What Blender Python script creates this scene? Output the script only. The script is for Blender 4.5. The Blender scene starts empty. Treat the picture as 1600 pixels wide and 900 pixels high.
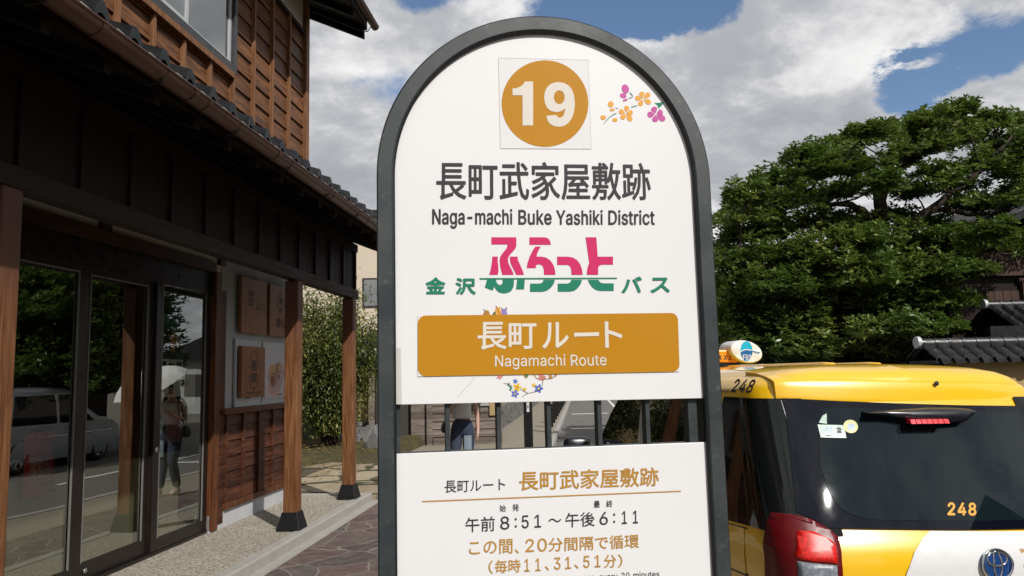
import bpy, bmesh, math, random
import numpy as np
from mathutils import Vector, Matrix
from math import radians, sin, cos, pi, sqrt

random.seed(7); rng = np.random.default_rng(7)
SC = bpy.context.scene
COL = SC.collection

# ------------------------------------------------------------------ camera
FPX, PITCH, ROLL, EYE = 1190.0, radians(6.45), radians(1.36), 1.8
cam_d = bpy.data.cameras.new('camera'); cam = bpy.data.objects.new('camera', cam_d); COL.objects.link(cam)
cam_d.sensor_width = 36; cam_d.lens = FPX / 1600 * 36; cam_d.clip_start = 0.05; cam_d.clip_end = 2000
cam.matrix_world = Matrix.Translation((0, 0, EYE)) @ Matrix.Rotation(radians(90) + PITCH, 4, 'X') @ Matrix.Rotation(-ROLL, 4, 'Z')
SC.camera = cam

# ------------------------------------------------------------------ sun and sky
SUN_EL = radians(40); SUN_X, SUN_Y = 0.546, -0.838          # the sun stands behind the camera, to the right
sun_vec = Vector((SUN_X * cos(SUN_EL), SUN_Y * cos(SUN_EL), sin(SUN_EL)))
sd = bpy.data.lights.new('sun', 'SUN'); sd.energy = 4.8; sd.angle = radians(0.53); sd.color = (1.0, 0.96, 0.90)
so = bpy.data.objects.new('sun', sd); COL.objects.link(so); so.rotation_euler = (-sun_vec).to_track_quat('-Z', 'Y').to_euler()
SC.view_settings.view_transform = 'Standard'; SC.view_settings.look = 'None'
SC.view_settings.exposure = 0.0; SC.view_settings.gamma = 1.0
SC.cycles.max_bounces = 8; SC.cycles.transparent_max_bounces = 16
SC.cycles.caustics_reflective = False; SC.cycles.caustics_refractive = False
SC.cycles.use_denoising = True

_fwd = Vector((0, cos(PITCH), sin(PITCH))); _r0 = Vector((1, 0, 0)); _u0 = _r0.cross(_fwd)
_R = _r0 * cos(ROLL) - _u0 * sin(ROLL); _U = _u0 * cos(ROLL) + _r0 * sin(ROLL); EYEP = Vector((0, 0, EYE))
def ray(px, py): return _fwd + _R * ((px - 800) / FPX) + _U * ((450 - py) / FPX)
def on_plane(px, py, P, n):
    d = ray(px, py); return EYEP + d * ((P - EYEP).dot(n) / d.dot(n))
def at_depth(px, py, Y):
    d = ray(px, py); return EYEP + d * (Y / d.y)
def on_ground(px, py, z): return on_plane(px, py, Vector((0, 0, z)), Vector((0, 0, 1)))

class NT:
    """tiny node-tree helper"""
    def __init__(s, nt): s.nt = nt; nt.nodes.clear()
    def n(s, t, **k):
        nd = s.nt.nodes.new(t)
        for a, b in k.items():
            if a.startswith('i_'):
                key = a[2:]; key = int(key) if key.isdigit() else key.replace('_', ' ')
                s.set(nd.inputs[key], b)
            else: setattr(nd, a, b)
        return nd
    def set(s, inp, v):
        if isinstance(v, bpy.types.NodeSocket): s.nt.links.new(v, inp)
        else:
            if isinstance(v, (tuple, list)) and len(v) == 3 and inp.type == 'RGBA': v = (*v, 1)
            inp.default_value = v
    def math(s, op, a, b=0.0, c=0.0, clamp=False):
        m = s.n('ShaderNodeMath', operation=op, use_clamp=clamp); s.set(m.inputs[0], a); s.set(m.inputs[1], b)
        if op in ('MULTIPLY_ADD', 'SMOOTH_MIN'): s.set(m.inputs[2], c)
        return m.outputs[0]
    def vmath(s, op, a, b=(0, 0, 0)):
        m = s.n('ShaderNodeVectorMath', operation=op); s.set(m.inputs[0], a); s.set(m.inputs[1], b); return m
    def mix(s, f, a, b):
        m = s.n('ShaderNodeMix', data_type='RGBA'); s.set(m.inputs[0], f); s.set(m.inputs[6], a); s.set(m.inputs[7], b); return m.outputs[2]
    def ramp(s, f, stops):
        r = s.n('ShaderNodeValToRGB'); s.set(r.inputs[0], f); e = r.color_ramp.elements
        while len(e) < len(stops): e.new(0.5)
        for i, (p, c) in enumerate(stops):
            e[i].position = p; e[i].color = (*c, 1) if len(c) == 3 else c
        return r.outputs[0]
    def noise(s, vec, scale, detail=4, rough=.5, dist=0.0):
        return s.n('ShaderNodeTexNoise', i_Vector=vec, i_Scale=scale, i_Detail=detail, i_Roughness=rough, i_Distortion=dist)
    def mapr(s, v, a, b, c=0, d=1, smooth=True):
        m = s.n('ShaderNodeMapRange', interpolation_type='SMOOTHSTEP' if smooth else 'LINEAR'); s.set(m.inputs[0], v)
        for i, q in enumerate((a, b, c, d)): m.inputs[i + 1].default_value = q
        return m.outputs[0]

# world: Nishita sky with procedural clouds (laid out by direction, not by lens)
W = bpy.data.worlds.new('World'); SC.world = W; W.use_nodes = True
w = NT(W.node_tree)
sky = w.n('ShaderNodeTexSky', sky_type='NISHITA', sun_disc=False, sun_elevation=SUN_EL, sun_rotation=math.atan2(SUN_X, SUN_Y) % (2 * pi), air_density=1.0, dust_density=0.2, ozone_density=3.0)
dirv = w.n('ShaderNodeTexCoord').outputs['Generated']
sep = w.n('ShaderNodeSeparateXYZ', i_0=dirv)
zc = w.math('ADD', w.math('MAXIMUM', sep.outputs[2], 0.0), 0.32)
cp = w.n('ShaderNodeCombineXYZ', i_0=w.math('DIVIDE', sep.outputs[0], zc), i_1=w.math('DIVIDE', sep.outputs[1], zc), i_2=0.37).outputs[0]
n1 = w.noise(cp, 2.3, 12, .60, .12).outputs[0]
n2 = w.noise(w.vmath('ADD', cp, (4.3, 1.7, 0)).outputs[0], 3.4, 10, .62, .15).outputs[0]
n3 = w.noise(w.vmath('ADD', cp, (9.1, 5.2, 3.0)).outputs[0], 5.0, 12, .66, .2).outputs[0]
cover = w.math('ADD', w.math('MULTIPLY', w.math('SUBTRACT', n1, .5), 2.0), .62)
def gap(px, py, rad, amp, squash=1.0):
    global cover
    d = ray(px, py).normalized()
    dl = w.vmath('SUBTRACT', dirv, tuple(d)).outputs[0]
    dl = w.vmath('MULTIPLY', dl, (1, 1, squash)).outputs[0]
    ln = w.math('ADD', w.vmath('LENGTH', dl).outputs[1], w.math('MULTIPLY', w.math('SUBTRACT', n3, .5), .16))
    cover = w.math('SUBTRACT', cover, w.mapr(ln, 0.0, rad, amp, 0.0))
gap(940, 5, .125, .85, 2.2); gap(1555, 75, .125, .62, 2.4); gap(1410, 148, .05, .5); gap(1120, 0, .07, .5, 1.6); gap(655, -5, .07, .45, 2); gap(1030, 40, .05, .35, 2)
mask = w.mapr(cover, .18, .46)
shade = w.math('MULTIPLY_ADD', w.mapr(cover, .2, .95), -.20, w.mapr(n2, .36, .66, .30, 1.10))
ccol = w.ramp(shade, [(0, (.44, .46, .51)), (.45, (.66, .67, .705)), (1, (1.15, 1.14, 1.13))])
hs = w.n('ShaderNodeHueSaturation', i_Saturation=1.0, i_Color=sky.outputs[0])
bg1 = w.n('ShaderNodeBackground', i_Color=hs.outputs[0], i_Strength=.112)
bg2 = w.n('ShaderNodeBackground', i_Color=ccol, i_Strength=.80)
mx = w.n('ShaderNodeMixShader', i_0=mask, i_1=bg1.outputs[0], i_2=bg2.outputs[0])
w.n('ShaderNodeOutputWorld', i_0=mx.outputs[0])

# ------------------------------------------------------------------ materials
MATS = {}
def newmat(name):
    m = bpy.data.materials.new(name); m.use_nodes = True; MATS[name] = m; return m, NT(m.node_tree)
DIM = .80
def princ(t, dim=True, **k):
    p = t.n('ShaderNodeBsdfPrincipled'); c = k.get('Base_Color')
    if dim and c is not None:
        if isinstance(c, bpy.types.NodeSocket): q = t.vmath('SCALE', c); q.inputs[3].default_value = DIM; k['Base_Color'] = q.outputs[0]
        else: k['Base_Color'] = tuple(x * DIM for x in c)
    for a, b in k.items(): t.set(p.inputs[a.replace('_', ' ')], b)
    return p
def out(t, sh, bump=None):
    t.n('ShaderNodeOutputMaterial', i_0=sh if isinstance(sh, bpy.types.NodeSocket) else sh.outputs[0])
def bump(t, h, strength=.3, dist=.01):
    return t.n('ShaderNodeBump', i_Height=h, i_Strength=strength, i_Distance=dist).outputs[0]
def objco(t): return t.n('ShaderNodeTexCoord').outputs['Object']
def scaled(t, vec, s): return t.vmath('MULTIPLY', vec, s).outputs[0]

def plain(name, col, rough=.5, var=.12, scale=6, metallic=0.0, coat=0.0, bmp=0.0, spec=.5, rvar=0.1):
    m, t = newmat(name); co = objco(t)
    nz = t.noise(co, scale, 5, .6).outputs[0]
    c = t.mix(nz, tuple(x * (1 - var) for x in col), tuple(min(1, x * (1 + var)) for x in col))
    k = dict(Base_Color=c, Roughness=t.mapr(nz, .2, .8, max(0.02, rough - rvar), min(1, rough + rvar)), Metallic=metallic, Coat_Weight=coat, Coat_Roughness=.04)
    p = princ(t, **k); t.set(p.inputs['Specular IOR Level'], spec)
    if bmp: t.set(p.inputs['Normal'], bump(t, t.noise(co, scale * 8, 4).outputs[0], bmp, .004))
    out(t, p); return m

def wood(name, dark, light, axis='z', rough=.55, board=0.0, baxis=2, red=None, zr=(0, 1), fine=1.0):
    """board wood: grain stretched along axis; each board (board = its height) has its own grain"""
    m, t = newmat(name); co = objco(t)
    sp = t.n('ShaderNodeSeparateXYZ', i_0=co)
    if board:
        idx = t.math('FLOOR', t.math('DIVIDE', sp.outputs[baxis], board))
        off = t.n('ShaderNodeCombineXYZ', i_0=t.math('MULTIPLY', idx, 7.31), i_1=t.math('MULTIPLY', idx, 3.77), i_2=t.math('MULTIPLY', idx, 5.13)).outputs[0]
        co2 = t.vmath('ADD', co, off).outputs[0]
        tint = t.n('ShaderNodeTexWhiteNoise', noise_dimensions='1D'); t.set(tint.inputs['W'], idx); tint = tint.outputs[0]
    else: co2 = co; tint = .5
    s = {'x': (1.1, 15, 15), 'y': (15, 1.1, 15), 'z': (15, 15, 1.1)}[axis]
    wv = scaled(t, co2, s)
    g1 = t.noise(wv, 1.9 * fine, 7, .68, .7).outputs[0]
    s2 = {'x': (.35, 6, 6), 'y': (6, .35, 6), 'z': (6, 6, .35)}[axis]
    ringv = t.noise(scaled(t, co2, s2), 1.3, 3, .5, .4).outputs[0]
    rings = t.math('SINE', t.math('MULTIPLY', ringv, 55.0)); rings = t.mapr(rings, -1, 1, 0, 1)
    f = t.math('ADD', t.math('MULTIPLY', g1, .92), t.math('MULTIPLY', rings, .14))
    c = t.mix(t.mapr(f, .30, .78), dark, light)
    hs = t.n('ShaderNodeHueSaturation', i_Color=c); t.set(hs.inputs['Value'], t.math('MULTIPLY_ADD', tint, .5, .75)); c = hs.outputs[0]
    if red:                                              # old stain that survives high up, under the eaves
        k = t.mapr(t.math('ADD', sp.outputs[2], t.math('MULTIPLY', g1, .5)), zr[0], zr[1])
        c = t.mix(k, c, red)
    p = princ(t, Base_Color=c, Roughness=t.mapr(f, .2, .9, rough - .12, rough + .15))
    t.set(p.inputs['Normal'], bump(t, f, .16, .003)); t.set(p.inputs['Specular IOR Level'], .18); out(t, p); return m

wood('siding_wood', (.060, .025, .012), (.25, .110, .047), 'y', .5, .217, 2)
wood('batten_wood', (.14, .062, .028), (.28, .135, .065), 'z')
wood('post_wood', (.105, .040, .016), (.255, .115, .050), 'z', .5, red=(.110, .048, .034), zr=(2.25, 2.95))
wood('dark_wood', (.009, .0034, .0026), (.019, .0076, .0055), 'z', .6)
wood('beam_wood', (.012, .006, .0035), (.030, .015, .008), 'y', .6)
wood('lintel_wood', (.03, .013, .006), (.075, .034, .016), 'y', .5)
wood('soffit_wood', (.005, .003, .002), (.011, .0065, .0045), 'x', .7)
wood('wainscot_wood', (.034, .012, .007), (.11, .040, .020), 'y', .5, .165, 2)
wood('frame_wood', (.05, .017, .007), (.17, .062, .026), 'z', .45)
wood('board_wood', (.17, .07, .030), (.33, .145, .062), 'z', .5)
wood('house_wood', (.045, .026, .020), (.10, .058, .043), 'z', .6)
wood('gate_wood', (.12, .095, .08), (.26, .215, .185), 'x', .7, .19, 2)
plain('plaster', (.62, .60, .55), .85, .08, 3, bmp=.15)
plain('plaster_grey', (.40, .41, .42), .85, .08, 3, bmp=.15)
plain('plinth', (.50, .51, .53), .8, .15, 4, bmp=.2)
plain('ochre_plaster', (.42, .30, .145), .9, .16, 2.5, bmp=.35)
plain('beige_render', (.62, .53, .42), .9, .05, 2, bmp=.1)
plain('tile_black', (.0075, .0085, .0105), .42, .35, 9, spec=.32, rvar=.14)
plain('tile_side', (.020, .021, .024), .38, .45, 7, spec=.45, rvar=.15)
plain('mortar', (.30, .27, .24), .9, .2, 20)
plain('copper', (.095, .041, .026), .42, .25, 4, metallic=.35, rvar=.1)
plain('iron_black', (.010, .010, .011), .5, .3, 20, spec=.2)
plain('door_bronze', (.018, .013, .011), .34, .2, 10, metallic=.3)
plain('bead_grey', (.17, .165, .16), .5, .1, 5)
plain('alu', (.50, .52, .54), .5, .08, 5, metallic=.15)
plain('bronze_sash', (.035, .033, .036), .4, .2, 8)
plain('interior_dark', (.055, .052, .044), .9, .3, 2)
plain('interior_floor', (.30, .28, .19), .6, .2, 2)
plain('paper', (.72, .72, .70), .8, .04, 8)
plain('grey_print', (.10, .10, .11), .8, .3, 30)
plain('ink_black', (.012, .011, .011), .7, .2, 30)
plain('burnt', (.030, .012, .008), .7, .2, 30)
plain('banner_red', (.50, .018, .030), .8, .2, 12)
plain('banner_pale', (.62, .55, .50), .8, .1, 12)
plain('red_print', (.40, .03, .025), .7, .2, 12)
plain('teal_print', (.02, .13, .14), .7, .2, 12)
plain('orange_print', (.62, .26, .03), .7, .2, 12)
plain('pink_print', (.60, .33, .27), .6, .1, 12)
plain('mauve_print', (.42, .30, .31), .6, .15, 9); plain('screen_cloth', (.36, .345, .25), .9, .08, 5); plain('cocoa_print', (.30, .15, .085), .6, .3, 12)
plain('brown_print', (.16, .055, .030), .6, .3, 12)
plain('tan_print', (.50, .29, .14), .6, .3, 12)
plain('lilac_print', (.50, .46, .50), .5, .1, 5)
plain('rock', (.15, .15, .145), .85, .45, 5, bmp=.8)
plain('curb_concrete', (.36, .345, .315), .85, .2, 9, bmp=.35)
plain('sign_black', (.008, .008, .010), .4, .2, 20)
# sign
def sign_white():
    m, t = newmat('sign_white'); co = objco(t)
    a = t.noise(co, 2.2, 3).outputs[0]; b = t.noise(scaled(t, co, (30, 30, 2)), 3, 6, .7).outputs[0]
    c = t.mix(t.mapr(a, .3, .7), (.765, .760, .768), (.79, .785, .79))
    c = t.mix(t.math('MULTIPLY', t.mapr(b, .60, .80), .12), c, (.58, .56, .55))
    spk = t.n('ShaderNodeTexVoronoi', feature='F1', i_Vector=co, i_Scale=30.0)
    c = t.mix(t.math('MULTIPLY', t.mapr(spk.outputs['Distance'], .02, .05, 1, 0), .35), c, (.35, .33, .32))
    p = princ(t, Base_Color=c, Roughness=.38); t.set(p.inputs['Specular IOR Level'], .35); out(t, p)
sign_white()
def sign_metal():
    m, t = newmat('sign_metal'); co = objco(t)
    a = t.noise(co, 7, 8, .65).outputs[0]; b = t.noise(co, 55, 4, .7).outputs[0]
    c = t.mix(t.mapr(a, .3, .72), (.012, .0195, .024), (.032, .040, .040))
    c = t.mix(t.math('MULTIPLY', t.mapr(b, .56, .74), .5), c, (.12, .125, .115))
    p = princ(t, Base_Color=c, Roughness=t.mapr(a, .3, .7, .42, .62)); t.set(p.inputs['Normal'], bump(t, b, .1, .002)); out(t, p)
sign_metal()
plain('edge_highlight', (.33, .21, .11), .55, .3, 40)  # brownish highlight colour for the outer edge of the sign frame
V = dict(var=.04, rough=.45, scale=12, spec=.15)
plain('vinyl_gold', (.50, .225, .010), **V); plain('vinyl_gold_light', (.47, .245, .045), **V)
plain('vinyl_white', (.72, .67, .60), **V); plain('vinyl_sticker', (.755, .75, .757), **V)
plain('vinyl_ink', (.050, .045, .052), **V); plain('vinyl_pink', (.60, .030, .14), **V); plain('vinyl_green', (.020, .21, .13), **V)
plain('vinyl_magenta', (.56, .105, .36), **V); plain('vinyl_orange', (.78, .38, .07), **V); plain('vinyl_blue', (.10, .16, .52), **V)
plain('vinyl_yellow', (.74, .48, .05), **V); plain('vinyl_rose', (.66, .24, .24), **V); plain('vinyl_violet', (.30, .23, .52), **V)
plain('vinyl_twig', (.12, .075, .075), **V); plain('vinyl_greygreen', (.18, .30, .27), **V); plain('vinyl_smudge', (.60, .575, .55), **V)
# car
plain('taxi_yellow', (.90, .525, .006), .32, .015, 3, coat=1.0, rvar=.02)
plain('taxi_white', (.78, .78, .79), .3, .02, 3, coat=1.0, rvar=.02)
plain('silver_paint', (.42, .45, .50), .3, .05, 3, metallic=.15, coat=1.0)
plain('car_black', (.010, .011, .016), .30, .2, 6, rvar=.05)
plain('rubber', (.018, .018, .018), .8, .2, 20)
plain('chrome', (.72, .74, .77), .10, .05, 8, metallic=1.0, rvar=.05)
plain('emblem_blue', (.012, .055, .20), .15, .2, 10, coat=1.0)
plain('lamp_dark_red', (.12, .004, .006), .38, .25, 9, coat=0.0, spec=.3)
def lamp_red(name, col, cell):
    m, t = newmat(name); co = objco(t)
    v = t.n('ShaderNodeTexVoronoi', i_Vector=co, i_Scale=cell, feature='F1')
    c = t.mix(t.mapr(v.outputs['Distance'], .1, .7), col, tuple(x * .6 for x in col))
    p = princ(t, Base_Color=c, Roughness=.4, Coat_Weight=0.0); t.set(p.inputs['Normal'], bump(t, v.outputs['Distance'], .04, .002)); out(t, p)
lamp_red('lamp_red', (.85, .012, .006), 70); lamp_red('lamp_clear', (.30, .33, .38), 55)
plain('lamp_led', (.75, .02, .04), .3, .3, 60)
plain('orange_board', (.88, .30, .01), .35, .04, 5)
plain('sign_lamp_white', (.80, .80, .80), .3, .03, 5)
plain('aqua', (.012, .42, .66), .4, .03, 5); plain('deep_blue', (.008, .12, .36), .4, .03, 5)
plain('sticker_green', (.20, .34, .27), .4, .06, 9); plain('sticker_yellow', (.36, .36, .035), .4, .06, 9)
def glass_car(name, col, rough=.012, spec=.34):
    m, t = newmat(name); co = objco(t)
    nz = t.noise(co, 14, 3).outputs[0]
    p = princ(t, Base_Color=col, Roughness=t.mapr(nz, .3, .7, rough, rough + .006), Coat_Weight=0.0); t.set(p.inputs['Specular IOR Level'], spec)
    t.set(p.inputs['Normal'], bump(t, t.noise(co, 2.2, 2).outputs[0], .02, .01)); out(t, p)
glass_car('car_glass', (.0045, .0055, .011)); glass_car('car_glass_inner', (.006, .012, .0155), .014); glass_car('car_glass_side', (.008, .010, .010))
def shop_glass(name, refl, tint):
    m, t = newmat(name); co = objco(t)
    lw = t.n('ShaderNodeLayerWeight', i_Blend=.5)
    f = t.math('ADD', t.math('MULTIPLY', t.math('POWER', lw.outputs['Facing'], 2.0), .38), refl)
    nrm = bump(t, t.noise(co, 1.6, 2).outputs[0], .03, .02)
    g = t.n('ShaderNodeBsdfGlossy', i_Roughness=0.0, i_Color=(.9, .92, .88), i_Normal=nrm)
    tr = t.n('ShaderNodeBsdfTransparent', i_Color=tint)
    out(t, t.n('ShaderNodeMixShader', i_0=f, i_1=tr.outputs[0], i_2=g.outputs[0]))
shop_glass('shop_glass', .25, (.62, .63, .55)); shop_glass('window_glass', .30, (.35, .38, .42))
plain('paper_lit', (.80, .81, .82), .8, .03, 6)
# people
plain('skin', (.46, .28, .21), .5, .06, 20); plain('hair', (.035, .018, .012), .45, .3, 60); plain('cloth_white', (.70, .69, .68), .85, .06, 15)
plain('denim', (.022, .034, .065), .85, .35, 9, bmp=.3); plain('denim_pale', (.22, .27, .33), .85, .2, 20); plain('leather_black', (.012, .012, .014), .5, .2, 20)
plain('shoe', (.55, .40, .35), .6, .1, 20); plain('parasol_cloth', (.80, .80, .81), .8, .04, 8); plain('lip', (.40, .10, .09), .4, .05, 9)

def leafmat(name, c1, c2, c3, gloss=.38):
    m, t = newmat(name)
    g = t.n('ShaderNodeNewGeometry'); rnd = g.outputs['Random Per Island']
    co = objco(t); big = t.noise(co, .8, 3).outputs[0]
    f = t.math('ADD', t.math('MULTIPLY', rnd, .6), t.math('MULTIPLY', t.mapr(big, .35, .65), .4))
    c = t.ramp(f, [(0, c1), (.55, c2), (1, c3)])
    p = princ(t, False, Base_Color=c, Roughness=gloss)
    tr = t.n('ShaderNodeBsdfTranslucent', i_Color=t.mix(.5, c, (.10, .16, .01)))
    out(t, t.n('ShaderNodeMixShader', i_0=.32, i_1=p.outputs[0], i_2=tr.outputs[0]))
leafmat('leaf_tree', (.036, .074, .016), (.095, .150, .032), (.25, .275, .065))
leafmat('leaf_bush', (.045, .070, .018), (.120, .145, .036), (.34, .29, .075), .5)
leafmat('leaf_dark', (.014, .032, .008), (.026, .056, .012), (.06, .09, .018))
leafmat('leaf_litter', (.16, .07, .02), (.30, .17, .05), (.42, .30, .08), .7)
wood('bark', (.022, .016, .012), (.06, .046, .036), 'z', .9)

def ground_mats():
    m, t = newmat('asphalt'); co = objco(t)
    a = t.noise(co, .5, 4).outputs[0]; b = t.noise(co, 90, 3, .7).outputs[0]; cr = t.n('ShaderNodeTexVoronoi', feature='DISTANCE_TO_EDGE', i_Vector=t.vmath('ADD', co, t.vmath('SCALE', t.noise(co, 1.5, 4).outputs[1]).outputs[0]).outputs[0], i_Scale=.28)
    c = t.mix(a, (.085, .080, .074), (.135, .128, .118)); c = t.mix(t.mapr(b, .35, .7), c, (.17, .16, .145))
    c = t.mix(t.mapr(cr.outputs[0], .002, .008, .55, 0), c, (.04, .04, .04))
    p = princ(t, Base_Color=c, Roughness=.9); t.set(p.inputs['Normal'], bump(t, b, .4, .006)); out(t, p)
    m, t = newmat('earth'); co = objco(t)
    c = t.mix(t.noise(co, .3, 6).outputs[0], (.10, .09, .07), (.19, .17, .13)); p = princ(t, Base_Color=c, Roughness=1.0); out(t, p)
    m, t = newmat('sidewalk'); co = objco(t)
    a = t.noise(co, 1.1, 5).outputs[0]; b = t.noise(co, 70, 3, .7).outputs[0]
    c = t.mix(a, (.20, .175, .13), (.29, .255, .20)); c = t.mix(t.mapr(b, .4, .75), c, (.32, .28, .22))
    p = princ(t, Base_Color=c, Roughness=.9); t.set(p.inputs['Normal'], bump(t, b, .3, .004)); out(t, p)
    # crazy paving of purple-red flagstones
    m, t = newmat('flagstones'); co = objco(t)
    wp = t.vmath('ADD', co, scaled(t, t.noise(co, 2.2, 3).outputs[1], (.22, .22, 0))).outputs[0]
    wp = scaled(t, wp, (1, 1, 0))
    e = t.n('ShaderNodeTexVoronoi', feature='DISTANCE_TO_EDGE', i_Vector=wp, i_Scale=2.3)
    v = t.n('ShaderNodeTexVoronoi', feature='F1', i_Vector=wp, i_Scale=2.3)
    sx = t.n('ShaderNodeSeparateXYZ', i_0=v.outputs['Color']).outputs[0]
    c = t.ramp(sx, [(0, (.062, .045, .043)), (.3, (.105, .056, .052)), (.55, (.080, .070, .065)), (.8, (.130, .074, .064)), (1, (.092, .083, .078))])
    nz = t.noise(co, 9, 7, .7).outputs[0]; fine = t.noise(co, 120, 2).outputs[0]
    c = t.mix(t.mapr(nz, .35, .75, 0, .6), c, (.21, .17, .15))
    jt = t.mapr(e.outputs[0], .012, .028, 1, 0)
    c = t.mix(t.math('MULTIPLY', jt, .75), c, (.24, .215, .19))
    p = princ(t, Base_Color=c, Roughness=.75)
    h = t.math('ADD', t.math('MULTIPLY', jt, -1.0), t.math('MULTIPLY', nz, .5))
    t.set(p.inputs['Normal'], bump(t, h, .5, .008)); out(t, p)
    # washed aggregate
    m, t = newmat('aggregate'); co = objco(t)
    v = t.n('ShaderNodeTexVoronoi', feature='F1', i_Vector=co, i_Scale=75.0); sx = t.n('ShaderNodeSeparateXYZ', i_0=v.outputs['Color']).outputs[0]
    c = t.ramp(sx, [(0, (.12, .10, .075)), (.35, (.30, .265, .205)), (.7, (.42, .38, .31)), (1, (.60, .57, .50))])
    big = t.noise(co, 1.4, 4).outputs[0]; c = t.mix(t.mapr(big, .3, .7, 0, .35), c, (.26, .23, .185))
    p = princ(t, Base_Color=c, Roughness=.9); t.set(p.inputs['Normal'], bump(t, v.outputs['Distance'], .6, .006)); out(t, p)
    # irregular flat garden stones with moss between
    m, t = newmat('garden_stone'); co = objco(t)
    wp = scaled(t, t.vmath('ADD', co, scaled(t, t.noise(co, 1.6, 4).outputs[1], (.5, .5, 0))).outputs[0], (1, 1, 0))
    e = t.n('ShaderNodeTexVoronoi', feature='DISTANCE_TO_EDGE', i_Vector=wp, i_Scale=1.15); v = t.n('ShaderNodeTexVoronoi', feature='F1', i_Vector=wp, i_Scale=1.15)
    sx = t.n('ShaderNodeSeparateXYZ', i_0=v.outputs['Color']).outputs[0]; nz = t.noise(co, 5, 7, .7).outputs[0]
    c = t.mix(sx, (.22, .165, .10), (.40, .32, .215)); c = t.mix(t.mapr(nz, .4, .7, 0, .7), c, (.42, .36, .26))
    g = t.math('ADD', e.outputs[0], t.math('MULTIPLY', t.math('SUBTRACT', nz, .5), .16)); jt = t.mapr(g, .03, .07, 1, 0)
    c = t.mix(jt, c, t.mix(nz, (.022, .026, .008), (.075, .065, .025)))
    p = princ(t, Base_Color=c, Roughness=.9); t.set(p.inputs['Normal'], bump(t, t.math('ADD', t.math('MULTIPLY', jt, -1.6), nz), .8, .03)); out(t, p)
    m, t = newmat('moss'); co = objco(t); nz = t.noise(co, 3.2, 8, .7).outputs[0]; fz = t.noise(co, 60, 3).outputs[0]
    c = t.ramp(nz, [(.34, (.05, .033, .018)), (.48, (.058, .046, .014)), (.62, (.11, .092, .016)), (.78, (.075, .08, .014))]); c = t.mix(t.mapr(fz, .4, .7, 0, .5), c, (.05, .05, .012))
    p = princ(t, Base_Color=c, Roughness=1.0); t.set(p.inputs['Normal'], bump(t, t.math('ADD', fz, nz), .8, .02)); out(t, p)
    m, t = newmat('stone_base'); co = objco(t)
    e = t.n('ShaderNodeTexVoronoi', feature='DISTANCE_TO_EDGE', i_Vector=scaled(t, co, (1, 1, 1.5)), i_Scale=2.4); v = t.n('ShaderNodeTexVoronoi', i_Vector=scaled(t, co, (1, 1, 1.5)), i_Scale=2.4)
    sx = t.n('ShaderNodeSeparateXYZ', i_0=v.outputs['Color']).outputs[0]; nz = t.noise(co, 12, 6, .7).outputs[0]
    c = t.mix(sx, (.13, .13, .125), (.27, .265, .25)); c = t.mix(t.mapr(nz, .4, .7, 0, .5), c, (.09, .09, .085)); jt = t.mapr(e.outputs[0], .01, .05, 1, 0)
    c = t.mix(jt, c, (.03, .03, .028)); p = princ(t, Base_Color=c, Roughness=.9); t.set(p.inputs['Normal'], bump(t, t.math('ADD', t.math('MULTIPLY', jt, -1), nz), .8, .03)); out(t, p)
    plain('road_paint', (.68, .67, .64), .8, .15, 25)
ground_mats()

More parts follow.
